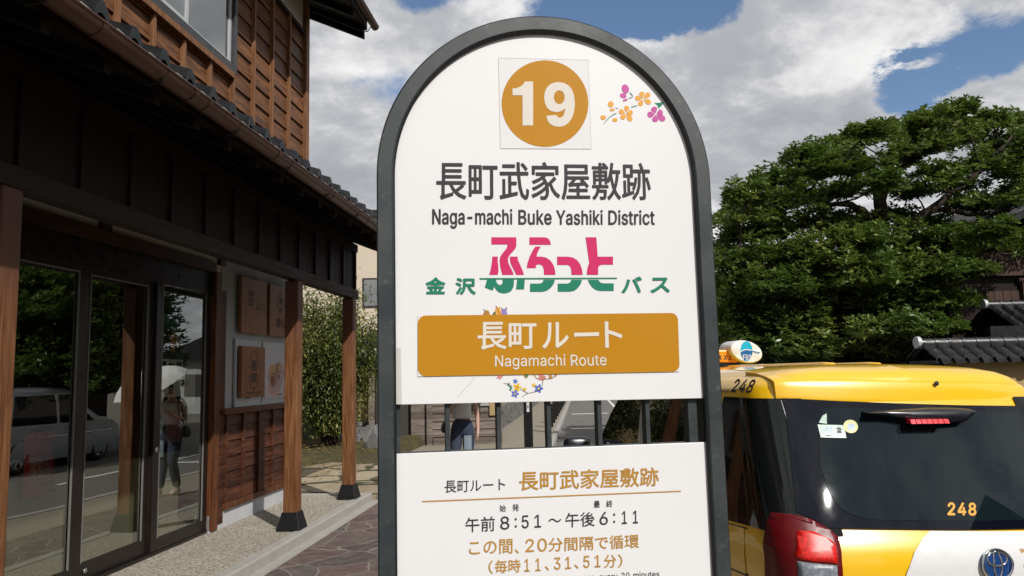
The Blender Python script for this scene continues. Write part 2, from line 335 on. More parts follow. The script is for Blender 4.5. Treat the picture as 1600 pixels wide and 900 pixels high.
# ------------------------------------------------------------------ mesh helpers
class MB:
    def __init__(s): s.v = []; s.f = []; s.m = []; s.cur = 0
    def add(s, vs, fs, m=None):
        o = len(s.v); s.v += [tuple(p) for p in vs]; s.f += [[i + o for i in f] for f in fs]; s.m += [s.cur if m is None else m] * len(fs); return s
    def box(s, x0, x1, y0, y1, z0, z1, m=None):
        return s.add([(x, y, z) for x in (x0, x1) for y in (y0, y1) for z in (z0, z1)],
                     [(0, 1, 3, 2), (4, 6, 7, 5), (0, 4, 5, 1), (2, 3, 7, 6), (0, 2, 6, 4), (1, 5, 7, 3)], m)
    def hexa(s, pts, m=None):                              # eight corners ordered as in box
        return s.add(pts, [(0, 1, 3, 2), (4, 6, 7, 5), (0, 4, 5, 1), (2, 3, 7, 6), (0, 2, 6, 4), (1, 5, 7, 3)], m)
    def prism(s, poly, axis, a0, a1, m=None):
        """poly in the two other axes (in x,y,z order), extruded along axis"""
        def P(p, a): return {'x': (a, p[0], p[1]), 'y': (p[0], a, p[1]), 'z': (p[0], p[1], a)}[axis]
        n = len(poly); vs = [P(p, a0) for p in poly] + [P(p, a1) for p in poly]
        return s.add(vs, [list(range(n)), list(range(2 * n - 1, n - 1, -1))] + [(i, (i + 1) % n, n + (i + 1) % n, n + i) for i in range(n)], m)
    def tube(s, path, r, seg=10, m=None, cap=True):
        path = [Vector(p) for p in path]; rs = r if isinstance(r, (list, tuple)) else [r] * len(path); vs = []; n = len(path)
        d0 = (path[1] - path[0]).normalized(); up = Vector((0, 0, 1)) if abs(d0.z) < .9 else Vector((1, 0, 0)); a = d0.cross(up).normalized()
        for i, p in enumerate(path):
            d = (path[min(i + 1, n - 1)] - path[max(i - 1, 0)]).normalized(); a = (a - d * a.dot(d)).normalized(); b = d.cross(a)
            vs += [p + (a * cos(2 * pi * k / seg) + b * sin(2 * pi * k / seg)) * rs[i] for k in range(seg)]
        fs = [(i * seg + k, i * seg + (k + 1) % seg, (i + 1) * seg + (k + 1) % seg, (i + 1) * seg + k) for i in range(n - 1) for k in range(seg)]
        if cap: fs += [list(range(seg))[::-1], list(range((n - 1) * seg, n * seg))]
        return s.add(vs, fs, m)
    def grid(s, P, m=None, close=False):
        """P[i][j] -> point"""
        r, c = len(P), len(P[0]); vs = [p for row in P for p in row]; cc = c if close else c - 1
        return s.add(vs, [(i * c + j, i * c + (j + 1) % c, (i + 1) * c + (j + 1) % c, (i + 1) * c + j) for i in range(r - 1) for j in range(cc)], m)
    def lathe(s, prof, seg, C=(0, 0, 0), axis='x', m=None):
        P = []
        for a, r in prof:
            row = []
            for k in range(seg):
                q = (r * cos(2 * pi * k / seg), r * sin(2 * pi * k / seg))
                p = {'x': (a, q[0], q[1]), 'y': (q[0], a, q[1]), 'z': (q[0], q[1], a)}[axis]; row.append((p[0] + C[0], p[1] + C[1], p[2] + C[2]))
            P.append(row)
        return s.grid(P, m, close=True)
    def build(s, name, mats, parent=None, smooth=False, bevel=0.0, loc=None, rz=0.0, fixn=True):
        me = bpy.data.meshes.new(name); me.from_pydata(s.v, [], s.f)
        if isinstance(mats, str): mats = [mats]
        for q in mats: me.materials.append(MATS[q])
        if len(mats) > 1: me.polygons.foreach_set('material_index', s.m)
        if fixn and len(s.f) < 60000:
            bm = bmesh.new(); bm.from_mesh(me); bmesh.ops.recalc_face_normals(bm, faces=bm.faces); bm.to_mesh(me); bm.free()
        if smooth: me.polygons.foreach_set('use_smooth', [True] * len(me.polygons))
        me.update(); o = bpy.data.objects.new(name, me); COL.objects.link(o)
        if parent: o.parent = parent
        if loc is not None: o.location = loc
        if rz: o.rotation_euler.z = rz
        if bevel:
            b = o.modifiers.new('bevel', 'BEVEL'); b.width = bevel; b.segments = 2; b.limit_method = 'ANGLE'; b.angle_limit = radians(40)
        return o
def sharp(o, ang=35):
    """smooth shading that keeps hard edges"""
    me = o.data; bm = bmesh.new(); bm.from_mesh(me)
    for e in bm.edges:
        if len(e.link_faces) == 2: e.smooth = e.calc_face_angle(0) < radians(ang)
    for f in bm.faces: f.smooth = True
    bm.to_mesh(me); bm.free(); return o
def tag(o, label, cat, group=None, kind=None):
    if label: o['label'] = label
    if cat: o['category'] = cat
    if group: o['group'] = group
    if kind: o['kind'] = kind
    return o
def thing(name, label, cat, loc=(0, 0, 0), rz=0.0, group=None):
    o = bpy.data.objects.new(name, None); COL.objects.link(o); o.location = loc; o.rotation_euler.z = rz; o.empty_display_size = .2
    return tag(o, label, cat, group)
def struct(o): o['kind'] = 'structure'; return o
def copy_tree(o, parent=None):
    c = o.copy(); COL.objects.link(c)
    if parent: c.parent = parent
    for ch in list(o.children): copy_tree(ch, c)
    return c

# flat filled shapes and lettering ---------------------------------
def fill2d(polys):
    """polygons (outer rings and holes) -> (points, faces) in 2-D"""
    c = bpy.data.curves.new('tmp', 'CURVE'); c.dimensions = '2D'; c.fill_mode = 'BOTH'
    for pl in polys:
        s = c.splines.new('POLY'); s.points.add(len(pl) - 1); s.use_cyclic_u = True
        for i, p in enumerate(pl): s.points[i].co = (p[0], p[1], 0, 1)
    return _curve_mesh(c)
def _curve_mesh(c):
    o = bpy.data.objects.new('tmp', c); COL.objects.link(o)
    dg = bpy.context.evaluated_depsgraph_get(); ev = o.evaluated_get(dg); me = bpy.data.meshes.new_from_object(ev)
    vs = [(v.co.x, v.co.y) for v in me.vertices]; fs = [list(p.vertices) for p in me.polygons]
    bpy.data.objects.remove(o); bpy.data.curves.remove(c); bpy.data.meshes.remove(me); return vs, fs
GLY = {'-':[453,[[337,244,337,188,114,188,114,244]]],
'0':[453,[[227,-7,191,-3,158,7,130,24,105,48,85,77,69,113,57,155,50,202,48,254,50,306,57,353,69,395,85,431,106,461,130,484,159,502,191,512,227,516,262,512,295,502,323,484,348,461,368,431,384,395,396,353,403,306,405,254,403,202,396,155,384,113,368,77,348,48,323,24,295,7,263,-3],[227,50,250,52,271,60,290,74,306,92,320,116,330,144,338,176,342,213,344,254,342,295,338,332,330,365,320,393,306,416,290,435,271,449,250,457,227,460,203,457,182,449,163,435,147,416,134,393,123,365,115,332,111,295,109,254,111,213,115,176,123,144,134,116,147,92,163,74,182,60,203,52]]],
'1':[453,[[76,0,76,55,391,55,391,0],[276,509,276,0,212,0,212,448,209,448,86,358,86,427,198,509]]],
'2':[453,[[64,0,64,47,234,229,282,282,311,327,320,371,319,389,315,405,308,419,298,431,287,441,273,449,224,460,205,458,188,454,172,447,159,438,148,427,139,413,132,398,128,381,127,362,66,362,68,391,75,418,86,442,102,464,121,482,143,496,168,507,196,513,225,516,254,513,281,507,306,497,328,482,346,465,361,445,372,423,379,398,381,372,371,318,336,259,267,180,153,60,153,57,389,57,389,0]]],
'3':[453,[[218,-7,188,-5,159,1,133,10,108,22,88,38,70,57,57,79,48,104,44,132,109,132,112,115,118,100,126,87,137,76,150,66,165,59,219,50,275,61,291,69,304,80,315,93,323,108,328,125,329,145,328,163,323,180,316,196,306,211,292,223,275,234,254,241,229,246,201,248,157,248,157,299,288,448,288,452,70,452,70,509,372,509,372,461,211,278,211,289,247,290,279,286,308,276,333,262,354,244,371,222,383,198,391,173,393,145,390,116,383,90,370,66,354,45,333,27,309,12,281,2,251,-5]]],
'4':[453,[[40,105,40,158,247,509,311,509,109,166,109,163,413,163,413,105],[282,0,282,121,282,146,282,318,343,318,343,0]]],
'5':[453,[[221,-7,192,-5,165,1,140,11,118,25,99,41,83,60,71,82,63,105,60,130,122,130,125,115,130,102,138,89,173,60,221,50,241,51,259,56,276,64,291,75,304,89,314,104,322,122,326,141,328,162,326,183,321,203,314,221,303,237,290,251,275,262,257,270,238,275,218,277,167,268,128,246,67,253,96,509,366,509,366,452,151,452,134,301,136,301,178,325,229,334,252,332,274,328,294,321,313,311,330,299,345,285,358,269,370,251,379,231,386,210,390,187,391,163,388,132,381,102,369,76,352,52,332,32,309,15,282,3,253,-4]]],
'6':[453,[[226,-7,196,-4,168,3,142,15,119,31,100,51,84,74,73,101,66,130,64,162,65,187,71,212,80,239,137,340,252,509,322,509,151,261,145,261,165,288,196,307,235,314,265,312,291,305,316,295,337,280,355,262,370,240,380,215,387,187,389,157,387,127,379,98,368,73,352,50,333,30,310,14,284,3,257,-4],[226,48,245,50,263,55,279,63,293,73,304,86,314,101,322,119,326,137,327,157,326,178,322,196,314,213,304,228,293,241,279,251,263,259,245,264,226,265,207,264,190,259,174,252,160,241,148,229,138,214,131,197,126,179,125,158,126,138,131,119,138,102,148,86,160,73,174,63,190,55,207,50]]],
'7':[453,[[97,0,323,448,323,452,62,452,62,509,391,509,391,449,165,0]]],
'8':[453,[[226,-7,193,-5,163,1,136,11,111,25,91,42,74,62,62,84,54,109,52,135,53,156,58,176,65,195,75,212,87,228,101,241,117,252,134,260,153,265,153,267,129,276,109,289,93,308,80,330,73,354,70,380,73,405,79,429,90,450,106,469,124,485,146,498,170,508,197,514,226,516,255,514,282,508,306,498,328,485,346,469,361,450,373,429,379,405,382,380,379,354,372,330,359,308,343,289,323,276,300,267,300,265,319,260,335,252,351,241,365,228,377,212,387,195,395,176,399,156,401,135,398,109,391,84,378,62,362,42,341,25,317,11,289,1,259,-5],[226,49,248,50,267,54,285,60,300,69,313,79,323,91,331,106,335,121,337,139,335,157,330,173,322,189,312,202,298,213,283,223,265,230,247,234,226,235,206,234,187,230,169,223,154,213,140,202,130,189,122,173,117,157,115,139,117,121,121,106,129,91,139,79,152,69,167,60,185,54,205,50],[226,290,274,300,287,308,298,318,307,330,314,344,318,359,319,376,318,392,314,407,308,420,299,432,288,442,275,449,226,460,177,449,164,442,153,432,145,420,138,407,134,392,133,376,134,359,138,344,145,330,154,318,165,308,178,300]]],
'9':[453,[[226,516,256,513,285,506,310,494,333,478,352,458,368,434,380,408,387,378,389,347,387,322,382,296,373,270,315,168,200,0,130,0,301,248,307,248,287,221,257,202,218,195,188,197,161,203,137,214,116,229,98,247,83,269,72,294,66,321,64,352,66,382,73,411,85,436,101,459,120,479,143,494,168,506,196,513],[226,460,207,459,190,454,174,446,160,435,148,423,138,407,131,390,127,372,125,352,127,331,131,313,138,295,148,280,160,268,174,257,190,250,207,245,226,243,245,245,263,249,279,257,293,267,305,280,314,295,322,312,326,330,327,350,326,371,322,390,314,407,305,422,293,435,279,446,263,454,245,459]]],
':':[188,[[95,-4,83,-3,73,1,63,9,55,18,51,29,50,41,51,53,55,64,63,73,73,81,83,85,95,87,107,85,118,81,128,73,135,64,140,53,141,41,140,29,135,18,128,9,118,1,107,-3],[95,271,83,272,73,277,63,284,55,294,51,304,50,316,51,328,55,339,63,349,73,356,83,360,95,362,107,360,118,356,128,349,135,339,140,328,141,316,140,304,135,294,128,284,118,277,107,272]]],
'A':[480,[[16,0,201,509,276,509,463,0,395,0,287,302,264,372,232,478,245,478,213,371,191,302,85,0],[110,142,110,199,370,199,370,142]]],
'B':[456,[[60,0,60,509,241,509,274,507,304,501,329,491,350,477,367,461,381,442,390,421,396,398,398,374,397,353,393,336,387,320,356,286,315,267,315,262,331,260,347,254,363,245,378,234,391,220,402,203,411,184,416,161,418,136,416,111,410,88,400,67,386,48,368,31,344,18,317,8,284,2,247,0],[125,57,245,57,281,60,309,67,330,80,344,96,353,115,355,137,354,153,350,169,342,184,333,197,320,209,306,218,289,225,269,229,248,231,125,231],[125,285,238,285,288,296,302,304,314,314,323,326,330,340,335,355,336,372,333,393,326,412,313,429,294,442,270,449,240,452,125,452]]],
'D':[502,[[219,0,96,0,96,57,215,57,254,60,288,68,318,81,343,99,363,122,379,149,390,181,397,216,399,255,397,294,390,329,379,361,364,388,344,410,320,428,291,441,258,449,221,452,93,452,93,509,225,509,273,505,315,495,353,478,385,455,412,426,433,391,449,351,458,306,462,255,458,205,449,159,433,119,411,83,384,54,351,31,312,14,268,3],[125,509,125,0,60,0,60,509]]],
'F':[410,[[60,0,60,509,369,509,369,452,125,452,125,278,346,278,346,221,125,221,125,0]]],
'I':[300,[[31,0,31,57,118,57,118,452,31,452,31,509,269,509,269,452,183,452,183,57,269,57,269,0]]],
'J':[396,[[185,-7,143,-2,106,11,75,33,52,63,38,100,33,145,33,173,98,173,98,145,100,117,108,93,122,74,139,61,160,53,185,50,209,53,230,61,248,74,261,93,269,117,272,145,272,509,336,509,336,145,332,100,318,63,294,33,263,11,227,-2]]],
'N':[523,[[60,0,60,509,136,509,343,183,363,151,388,107,414,55,405,54,401,108,399,157,399,195,399,509,463,509,463,0,387,0,202,290,177,331,148,381,108,452,119,454,122,384,124,328,125,291,125,0]]],
'P':[445,[[60,0,60,509,235,509,272,506,305,499,332,487,356,471,375,452,390,430,400,404,407,377,409,348,407,318,400,291,390,265,375,243,356,223,332,207,305,195,272,188,235,186,109,186,109,242,233,242,257,244,279,248,297,256,312,266,324,279,333,294,339,310,343,328,344,348,343,367,339,385,333,402,324,416,312,428,297,439,279,446,257,451,232,452,125,452,125,0]]],
'R':[449,[[60,0,60,509,236,509,273,506,305,500,333,489,356,473,376,455,390,433,401,408,407,381,409,352,407,323,401,296,390,271,376,250,356,232,333,217,305,206,273,200,236,198,96,198,96,255,234,255,258,256,280,260,298,267,313,276,325,287,334,300,340,316,344,333,345,352,344,371,340,389,334,405,325,419,313,430,298,440,279,446,258,451,233,452,125,452,125,0],[353,0,230,229,303,229,428,0]]],
'T':[449,[[32,452,32,509,417,509,417,452,257,452,257,0,193,0,193,452]]],
'U':[517,[[259,-8,220,-6,186,2,154,15,126,33,103,55,85,80,71,108,63,140,60,173,60,509,124,509,124,178,126,155,132,133,141,113,153,95,169,80,187,68,208,59,232,53,259,52,285,53,309,59,331,68,349,80,364,95,377,113,385,133,391,155,393,178,393,509,457,509,457,173,454,140,446,108,433,80,414,55,391,33,363,15,332,2,297,-6]]],
'X':[474,[[18,0,217,284,217,236,29,509,104,509,178,400,204,361,223,329,243,292,232,292,252,329,272,361,298,400,374,509,446,509,259,239,259,287,456,0,382,0,292,129,268,165,250,195,230,231,244,231,225,196,206,166,182,129,91,0]]],
'Y':[472,[[203,0,203,208,16,509,91,509,192,344,222,292,250,230,224,230,251,293,280,344,381,509,455,509,268,208,268,0]]],
'a':[389,[[160,-9,137,-7,115,-3,94,5,76,15,60,29,48,45,38,63,32,84,30,108,32,128,36,146,43,161,53,174,64,184,78,193,125,211,178,220,234,227,265,235,271,240,274,246,276,255,276,257,267,297,240,322,196,331,149,322,118,301,100,274,41,291,51,313,64,331,79,346,95,358,114,368,133,375,194,384,239,379,286,360,300,350,312,336,322,320,330,301,335,278,337,251,337,0,277,0,277,52,272,52,252,25,215,1],[170,45,192,47,211,51,228,59,242,68,254,80,263,93,270,108,274,122,276,138,276,190,259,182,231,176,200,171,175,168,134,159,103,139,97,130,93,118,92,105,102,72,130,52]]],
'b':[424,[[229,-8,208,-7,189,-3,172,4,138,31,118,59,112,59,112,0,53,0,53,509,114,509,114,319,118,319,137,346,171,373,188,379,207,383,229,384,259,382,287,374,313,361,335,342,354,320,370,293,381,261,388,227,390,189,388,151,381,116,370,84,355,57,336,34,313,16,288,3,260,-6],[220,47,242,49,262,55,279,66,294,80,306,97,316,117,323,139,327,163,328,189,327,215,323,239,316,261,307,281,295,298,280,311,262,322,243,328,220,330,198,328,178,322,161,312,147,299,134,282,125,263,118,241,114,216,113,189,114,162,118,138,125,115,135,95,147,78,162,65,179,55,198,49]]],
'c':[396,[[207,-8,174,-5,144,3,117,16,93,35,72,58,56,85,44,116,37,150,34,187,37,225,44,260,56,291,72,318,93,341,117,360,144,374,174,382,207,384,260,377,305,356,340,322,362,277,303,262,290,289,270,311,242,325,207,330,184,328,163,321,145,310,130,296,118,278,108,258,102,236,98,212,96,187,98,163,102,139,108,117,118,97,130,80,145,66,163,55,184,49,207,46,243,52,271,66,292,89,304,117,363,102,341,56,306,21,261,-1]]],
'e':[404,[[212,-8,177,-5,145,3,117,16,92,35,72,58,56,85,44,116,37,150,34,187,36,224,44,258,55,290,71,317,91,340,115,359,142,373,172,382,205,384,266,374,285,366,303,355,319,341,334,324,347,305,357,282,365,256,370,227,371,194,371,169,75,169,75,221,338,221,310,202,308,226,304,248,298,269,288,286,277,301,263,314,246,323,227,328,205,330,183,328,164,323,146,313,131,301,119,286,109,270,102,251,97,231,96,211,96,178,98,151,102,127,110,106,121,88,135,73,151,61,169,53,190,48,212,46,254,53,285,73,306,105,365,91,358,72,348,55,335,39,320,26,302,14,283,4,261,-3,237,-7]]],
'g':[425,[[207,-151,180,-149,156,-146,134,-140,82,-110,51,-69,101,-41,122,-66,154,-88,207,-97,236,-95,261,-87,282,-75,298,-58,308,-34,311,-6,311,68,306,68,287,41,252,16,236,10,217,6,195,5,165,7,138,14,113,27,90,43,71,65,55,90,43,120,36,154,34,191,36,229,43,263,55,293,71,320,90,342,112,361,138,374,166,382,196,384,218,383,237,379,253,373,288,346,308,319,313,319,313,379,372,379,372,-9,370,-40,363,-67,350,-90,334,-109,314,-124,291,-136,265,-144,237,-149],[205,59,227,61,246,66,264,75,278,87,290,103,300,121,307,142,311,166,312,193,311,219,307,242,300,264,291,283,279,299,264,312,247,322,227,328,205,330,182,328,163,322,145,312,130,298,118,282,109,262,102,241,98,218,96,193,98,167,102,144,109,123,118,104,131,88,145,76,163,66,183,61]]],
'h':[410,[[114,227,114,0,53,0,53,509,114,509,114,287,102,287,116,319,132,344,152,362,175,374,200,382,227,384,252,383,275,377,295,369,313,356,328,340,341,321,350,298,355,271,357,240,357,0,296,0,296,235,293,263,286,286,273,304,256,318,235,326,210,329,192,328,176,324,161,317,147,308,136,297,126,283,119,266,115,248]]],
'i':[167,[[53,0,53,379,114,379,114,0],[84,443,73,444,63,448,54,455,47,463,43,472,41,483,43,494,47,504,54,512,63,518,73,522,84,524,95,522,105,518,114,512,121,504,125,494,126,483,125,472,121,463,114,455,105,448,95,444]]],
'k':[381,[[110,137,110,212,121,212,284,379,360,379,184,199,177,199],[53,0,53,509,114,509,114,0],[294,0,148,186,191,229,372,0]]],
'm':[610,[[53,0,53,379,112,379,112,295,108,295,114,314,122,331,132,346,172,376,219,386,245,383,268,375,287,361,303,342,314,320,321,295,312,295,318,312,326,329,337,343,381,375,437,386,458,385,478,380,497,372,514,361,529,346,541,328,550,307,555,283,557,255,557,0,496,0,496,254,493,279,485,298,473,313,456,323,438,329,419,330,402,329,387,326,374,320,345,290,335,247,335,0,274,0,274,260,272,280,265,297,253,311,238,322,220,328,199,330,158,320,145,312,135,302,126,289,119,274,115,257,114,238,114,0]]],
'n':[410,[[114,227,114,0,53,0,53,379,112,379,112,287,102,287,116,319,132,344,152,362,175,374,200,382,227,384,252,383,275,377,295,369,313,356,328,340,341,321,350,298,355,271,357,240,357,0,296,0,296,235,293,263,286,286,273,304,256,318,235,326,210,329,192,328,176,324,161,317,147,308,136,297,126,283,119,266,115,248]]],
'o':[415,[[207,-8,174,-5,144,3,117,16,93,35,72,58,56,85,44,116,37,150,34,187,37,225,44,260,56,291,72,318,93,341,117,360,144,374,174,382,207,384,241,382,271,374,299,360,323,341,343,318,359,291,371,260,379,225,381,187,379,150,371,116,359,85,343,58,323,35,299,16,271,3,241,-5],[207,46,231,49,252,55,270,66,285,80,298,97,307,117,314,139,318,163,319,187,318,212,314,236,307,258,298,278,285,296,270,310,252,321,231,328,207,330,184,328,163,321,145,310,130,296,118,278,108,258,102,236,98,212,96,187,98,163,102,139,108,117,118,97,130,80,145,66,163,55,184,49]]],
'r':[259,[[53,0,53,379,112,379,112,321,115,321,124,339,137,354,152,367,171,377,191,383,213,385,229,384,243,384,243,322,230,324,207,326,190,324,174,321,159,315,146,306,135,296,126,284,119,269,115,254,114,237,114,0]]],
's':[365,[[182,-8,157,-7,133,-3,112,3,93,12,76,24,62,38,50,54,41,73,36,94,94,107,101,87,111,72,124,60,141,52,160,47,181,45,206,47,227,53,244,62,258,74,265,88,268,103,266,115,262,126,254,136,243,144,229,150,212,155,149,170,118,180,92,192,72,208,58,227,50,249,47,274,49,295,55,314,65,332,79,347,95,360,115,370,137,378,161,383,187,384,212,383,234,379,254,372,271,363,286,352,299,339,324,290,268,277,262,291,254,304,243,316,228,325,210,331,187,333,166,331,147,326,131,317,119,305,111,292,109,277,110,264,115,253,124,243,172,223,229,209,261,200,287,187,306,171,320,153,328,131,331,107,329,85,323,65,312,47,298,31,281,18,260,6,236,-2,210,-7]]],
't':[227,[[204,379,204,327,6,327,6,379],[65,471,126,471,126,98,127,83,130,70,136,61,144,55,156,51,170,50,185,51,202,54,213,2,192,-3,168,-4,138,-1,113,7,92,21,77,41,68,64,65,93]]],
'u':[410,[[182,-5,158,-3,135,2,115,11,97,23,82,39,69,59,60,82,54,109,53,139,53,379,114,379,114,144,116,117,124,94,137,75,154,61,175,53,200,50,218,51,234,55,249,62,263,71,274,83,283,97,290,113,295,132,296,153,296,379,357,379,357,0,298,0,298,92,307,92,294,60,277,35,257,17,234,5,209,-3]]],
'v':[389,[[163,0,17,379,84,379,165,155,187,87,206,21,184,21,203,87,224,155,305,379,371,379,226,0]]],
'x':[379,[[21,0,171,218,171,171,29,379,100,379,147,306,179,253,207,206,175,206,202,253,233,306,282,379,352,379,209,169,209,214,358,0,287,0,231,85,200,136,173,182,205,182,178,136,148,85,91,0]]],
'y':[389,[[47,-139,61,-86,71,-87,104,-89,130,-74,151,-36,163,-1,17,379,84,379,165,155,187,87,206,21,184,21,202,87,224,155,305,379,371,379,204,-58,177,-107,139,-136,91,-145,65,-143]]]}
_cache = {}
def text2d(s, latin, track=0):
    k = (s, latin, track)
    if k in _cache: return _cache[k]
    if latin:
        polys = []; x = 0
        for ch in s:
            if ch == ' ': x += 270 + track; continue
            adv, ps = GLY[ch]
            cs = [[((p[i] + x) / 1000, p[i + 1] / 1000) for i in range(0, len(p), 2)] for p in ps]
            ar = [sum(a[0] * b[1] - b[0] * a[1] for a, b in zip(c, c[1:] + c[:1])) for c in cs]; big = max(ar, key=abs)
            def inside(q, c):
                k = False
                for a, b in zip(c, c[1:] + c[:1]):
                    if (a[1] > q[1]) != (b[1] > q[1]) and q[0] < (b[0] - a[0]) * (q[1] - a[1]) / (b[1] - a[1]) + a[0]: k = not k
                return k
            for c, a in zip(cs, ar):
                if a * big > 0: polys.append([c] + [h for h, ha in zip(cs, ar) if ha * big < 0 and inside(h[0], c)])
            x += adv + track
        V_, F_ = [], []
        for pl in polys:
            a, b = fill2d(pl); F_ += [[i + len(V_) for i in f] for f in b]; V_ += a
        r = (V_, F_)
    else:
        c = bpy.data.curves.new('tmp', 'FONT'); c.body = s; c.resolution_u = 3; r = _curve_mesh(c)
    _cache[k] = r; return r
def lay_text(mb, s, BL, BR, TL, to3, smear=0.0, latin=False, m=0, track=0, rings=1, base=0.0):
    """lay the ink of s over the parallelogram BL, BR, TL (2-D); to3(u, v, w) -> 3-D; smear thickens the strokes"""
    vs, fs = text2d(s, latin, track)
    xs = [p[0] for p in vs]; ys = [p[1] for p in vs]; x0, x1, y0, y1 = min(xs), max(xs), min(ys), max(ys)
    BL, BR, TL = Vector(BL), Vector(BR), Vector(TL); ex, ey = (BR - BL), (TL - BL)
    ux, uy = ex.normalized(), ey.normalized()
    if smear: BL = BL + ux * smear + uy * smear; ex = ex - ux * 2 * smear; ey = ey - uy * 2 * smear
    offs = [(0, 0)]
    if smear:
        for r in range(1, rings + 1):
            R = smear * r / rings; n = 8 if r < 2 else 12
            offs += [(R * cos(2 * pi * k / n), R * sin(2 * pi * k / n)) for k in range(n)]
    for i, (ox, oy) in enumerate(offs):
        P = []
        for x, y in vs:
            q = BL + ex * ((x - x0) / (x1 - x0)) + ey * ((y - y0) / max(1e-6, (y1 - y0))) + Vector((ox, oy))
            P.append(to3(q.x, q.y, base + i * 0.00004))
        mb.add(P, fs, m)
def lay_poly(mb, polys, to3, m=0, base=0.0):
    vs, fs = fill2d(polys); mb.add([to3(x, y, base) for x, y in vs], fs, m)
def ell(cx, cy, rx, ry, ang=0, n=20):
    ca, sa = cos(radians(ang)), sin(radians(ang))
    return [(cx + rx * cos(2 * pi * k / n) * ca - ry * sin(2 * pi * k / n) * sa, cy + rx * cos(2 * pi * k / n) * sa + ry * sin(2 * pi * k / n) * ca) for k in range(n)]
def stroke(pts, w0, w1=None):
    w1 = w0 if w1 is None else w1; L = []; R_ = []
    n = len(pts)
    for i, p in enumerate(pts):
        a = Vector(pts[max(i - 1, 0)]); b = Vector(pts[min(i + 1, n - 1)]); d = (b - a).normalized(); nn = Vector((-d.y, d.x)); ww = (w0 + (w1 - w0) * i / (n - 1)) / 2
        L.append((p[0] + nn.x * ww, p[1] + nn.y * ww)); R_.append((p[0] - nn.x * ww, p[1] - nn.y * ww))
    return L + R_[::-1]
def chain(pts, n=6):
    """Catmull-Rom through points"""
    P = [Vector(p) for p in pts]; P = [P[0] * 2 - P[1]] + P + [P[-1] * 2 - P[-2]]; o = []
    for i in range(1, len(P) - 2):
        for k in range(n):
            t = k / n; a, b, c, d = P[i - 1:i + 3]
            o.append(.5 * ((2 * b) + (c - a) * t + (2 * a - 5 * b + 4 * c - d) * t * t + (3 * b - a - 3 * c + d) * t ** 3))
    return o + [P[-2]]

# ================================================================== SETTING
BA = radians(5); BO = Vector((-3.2, 8.0, 0))                 # the shop's wall: local x points to the street, y along the wall
BS = Vector((cos(BA), -sin(BA), 0)); BT = Vector((sin(BA), cos(BA), 0))
def bw(s, t, z=0.0): return BO + BS * s + BT * t + Vector((0, 0, z))
def bl(P): q = Vector(P) - BO; return Vector((q.dot(BS), q.dot(BT), q.z))
def bpl(px, py, s): return bl(on_plane(px, py, BO + BS * s, BS))
BRZ = -BA
TZ = 0.25                                                     # level of the terrace under the eaves
PZ = 0.15                                                     # level of the pavement

g = MB(); g.add([(-400, -400, -.02), (400, -400, -.02), (400, 900, -.02), (-400, 900, -.02)], [(0, 1, 2, 3)]); struct(g.build('ground', 'earth'))
r = MB(); r.add([(2.6, -45, 0), (9.9, -45, 0), (9.9, 90, 0), (2.6, 90, 0)], [(0, 1, 2, 3)]); struct(r.build('road', 'asphalt', loc=BO, rz=BRZ))
edge = [(4.3, -45), (4.3, -4.6), (3.05, 2.2), (3.05, 90)]
def sheet(name, poly, z, mat, bottom=-.05): m = MB(); m.prism(poly, 'z', bottom, z); return struct(m.build(name, mat, loc=BO, rz=BRZ))
sheet('paved_footway', [(1.03, -45), (2.25, -45), (2.25, 3.4), (1.03, 3.4)], PZ, 'flagstones')
sheet('footway', [(-8, 10.6), (-8, 3.401), (2.251, 3.401), (2.251, -45), (4.3, -45), (4.3, -4.6), (3.05, 2.2), (3.05, 90), (.7, 90), (1.1, 10.6)], PZ, 'sidewalk')
k = MB()
for (a, b), (c, d) in zip(edge[:-1], edge[1:]):
    dv = Vector((c - a, d - b)).normalized(); nn = Vector((dv.y, -dv.x)) * .14
    k.prism([(a + .001, b), (a + nn.x, b + nn.y), (c + nn.x, d + nn.y), (c + .001, d)], 'z', -.05, PZ + .012)
struct(k.build('road_kerb', 'curb_concrete', loc=BO, rz=BRZ, bevel=.012))
sheet('terrace', [(-.02, -9), (.90, -9), (.90, 2.48), (-.02, 2.48)], TZ, 'aggregate')
k = MB(); k.prism([(.902, -9), (1.03, -9), (1.03, 2.6), (-.02, 2.6), (-.02, 2.482), (.902, 2.482)], 'z', -.02, TZ + .008)
struct(k.build('terrace_kerb', 'curb_concrete', loc=BO, rz=BRZ, bevel=.015))
k = MB(); k.box(1.031, 1.15, -9, 2.65, 0, PZ + .006); struct(k.build('gutter_strip', 'curb_concrete', loc=BO, rz=BRZ))
sheet('stone_path', [(-5.5, 2.601), (1.028, 2.601), (1.15, 3.9), (1.12, 6.4), (.5, 6.9), (-5.5, 6.5)], .20, 'garden_stone')
# moss bed, gently humped
m = MB(); P = []
for i in range(41):
    row = []
    for j in range(31):
        s = -6 + 6.1 * j / 30; t = 6.0 + 6.2 * i / 40
        h = .19 + .16 * min(1, max(0, (t - 6.1) / 2.5)) + .03 * sin(s * 3.1 + t * 2) + .02 * sin(s * 7 - t * 5)
        if i == 0 or j in (0, 30): h = .1
        row.append((s, t, h))
    P.append(row)
m.grid(P); struct(m.build('moss_bed', 'moss', loc=BO, rz=BRZ, smooth=True))
m = MB()                                                      # white and worn road lines
def line(a, b, wd, z=.006):
    a, b = Vector(a), Vector(b); d = (b - a).normalized(); n = Vector((-d.y, d.x)) * wd / 2
    m.add([(a.x + n.x, a.y + n.y, z), (a.x - n.x, a.y - n.y, z), (b.x - n.x, b.y - n.y, z), (b.x + n.x, b.y + n.y, z)], [(0, 1, 2, 3)])
line((5.55, -12), (5.55, 3.2), .14); line((5.55, 5.6), (5.55, 60), .14)
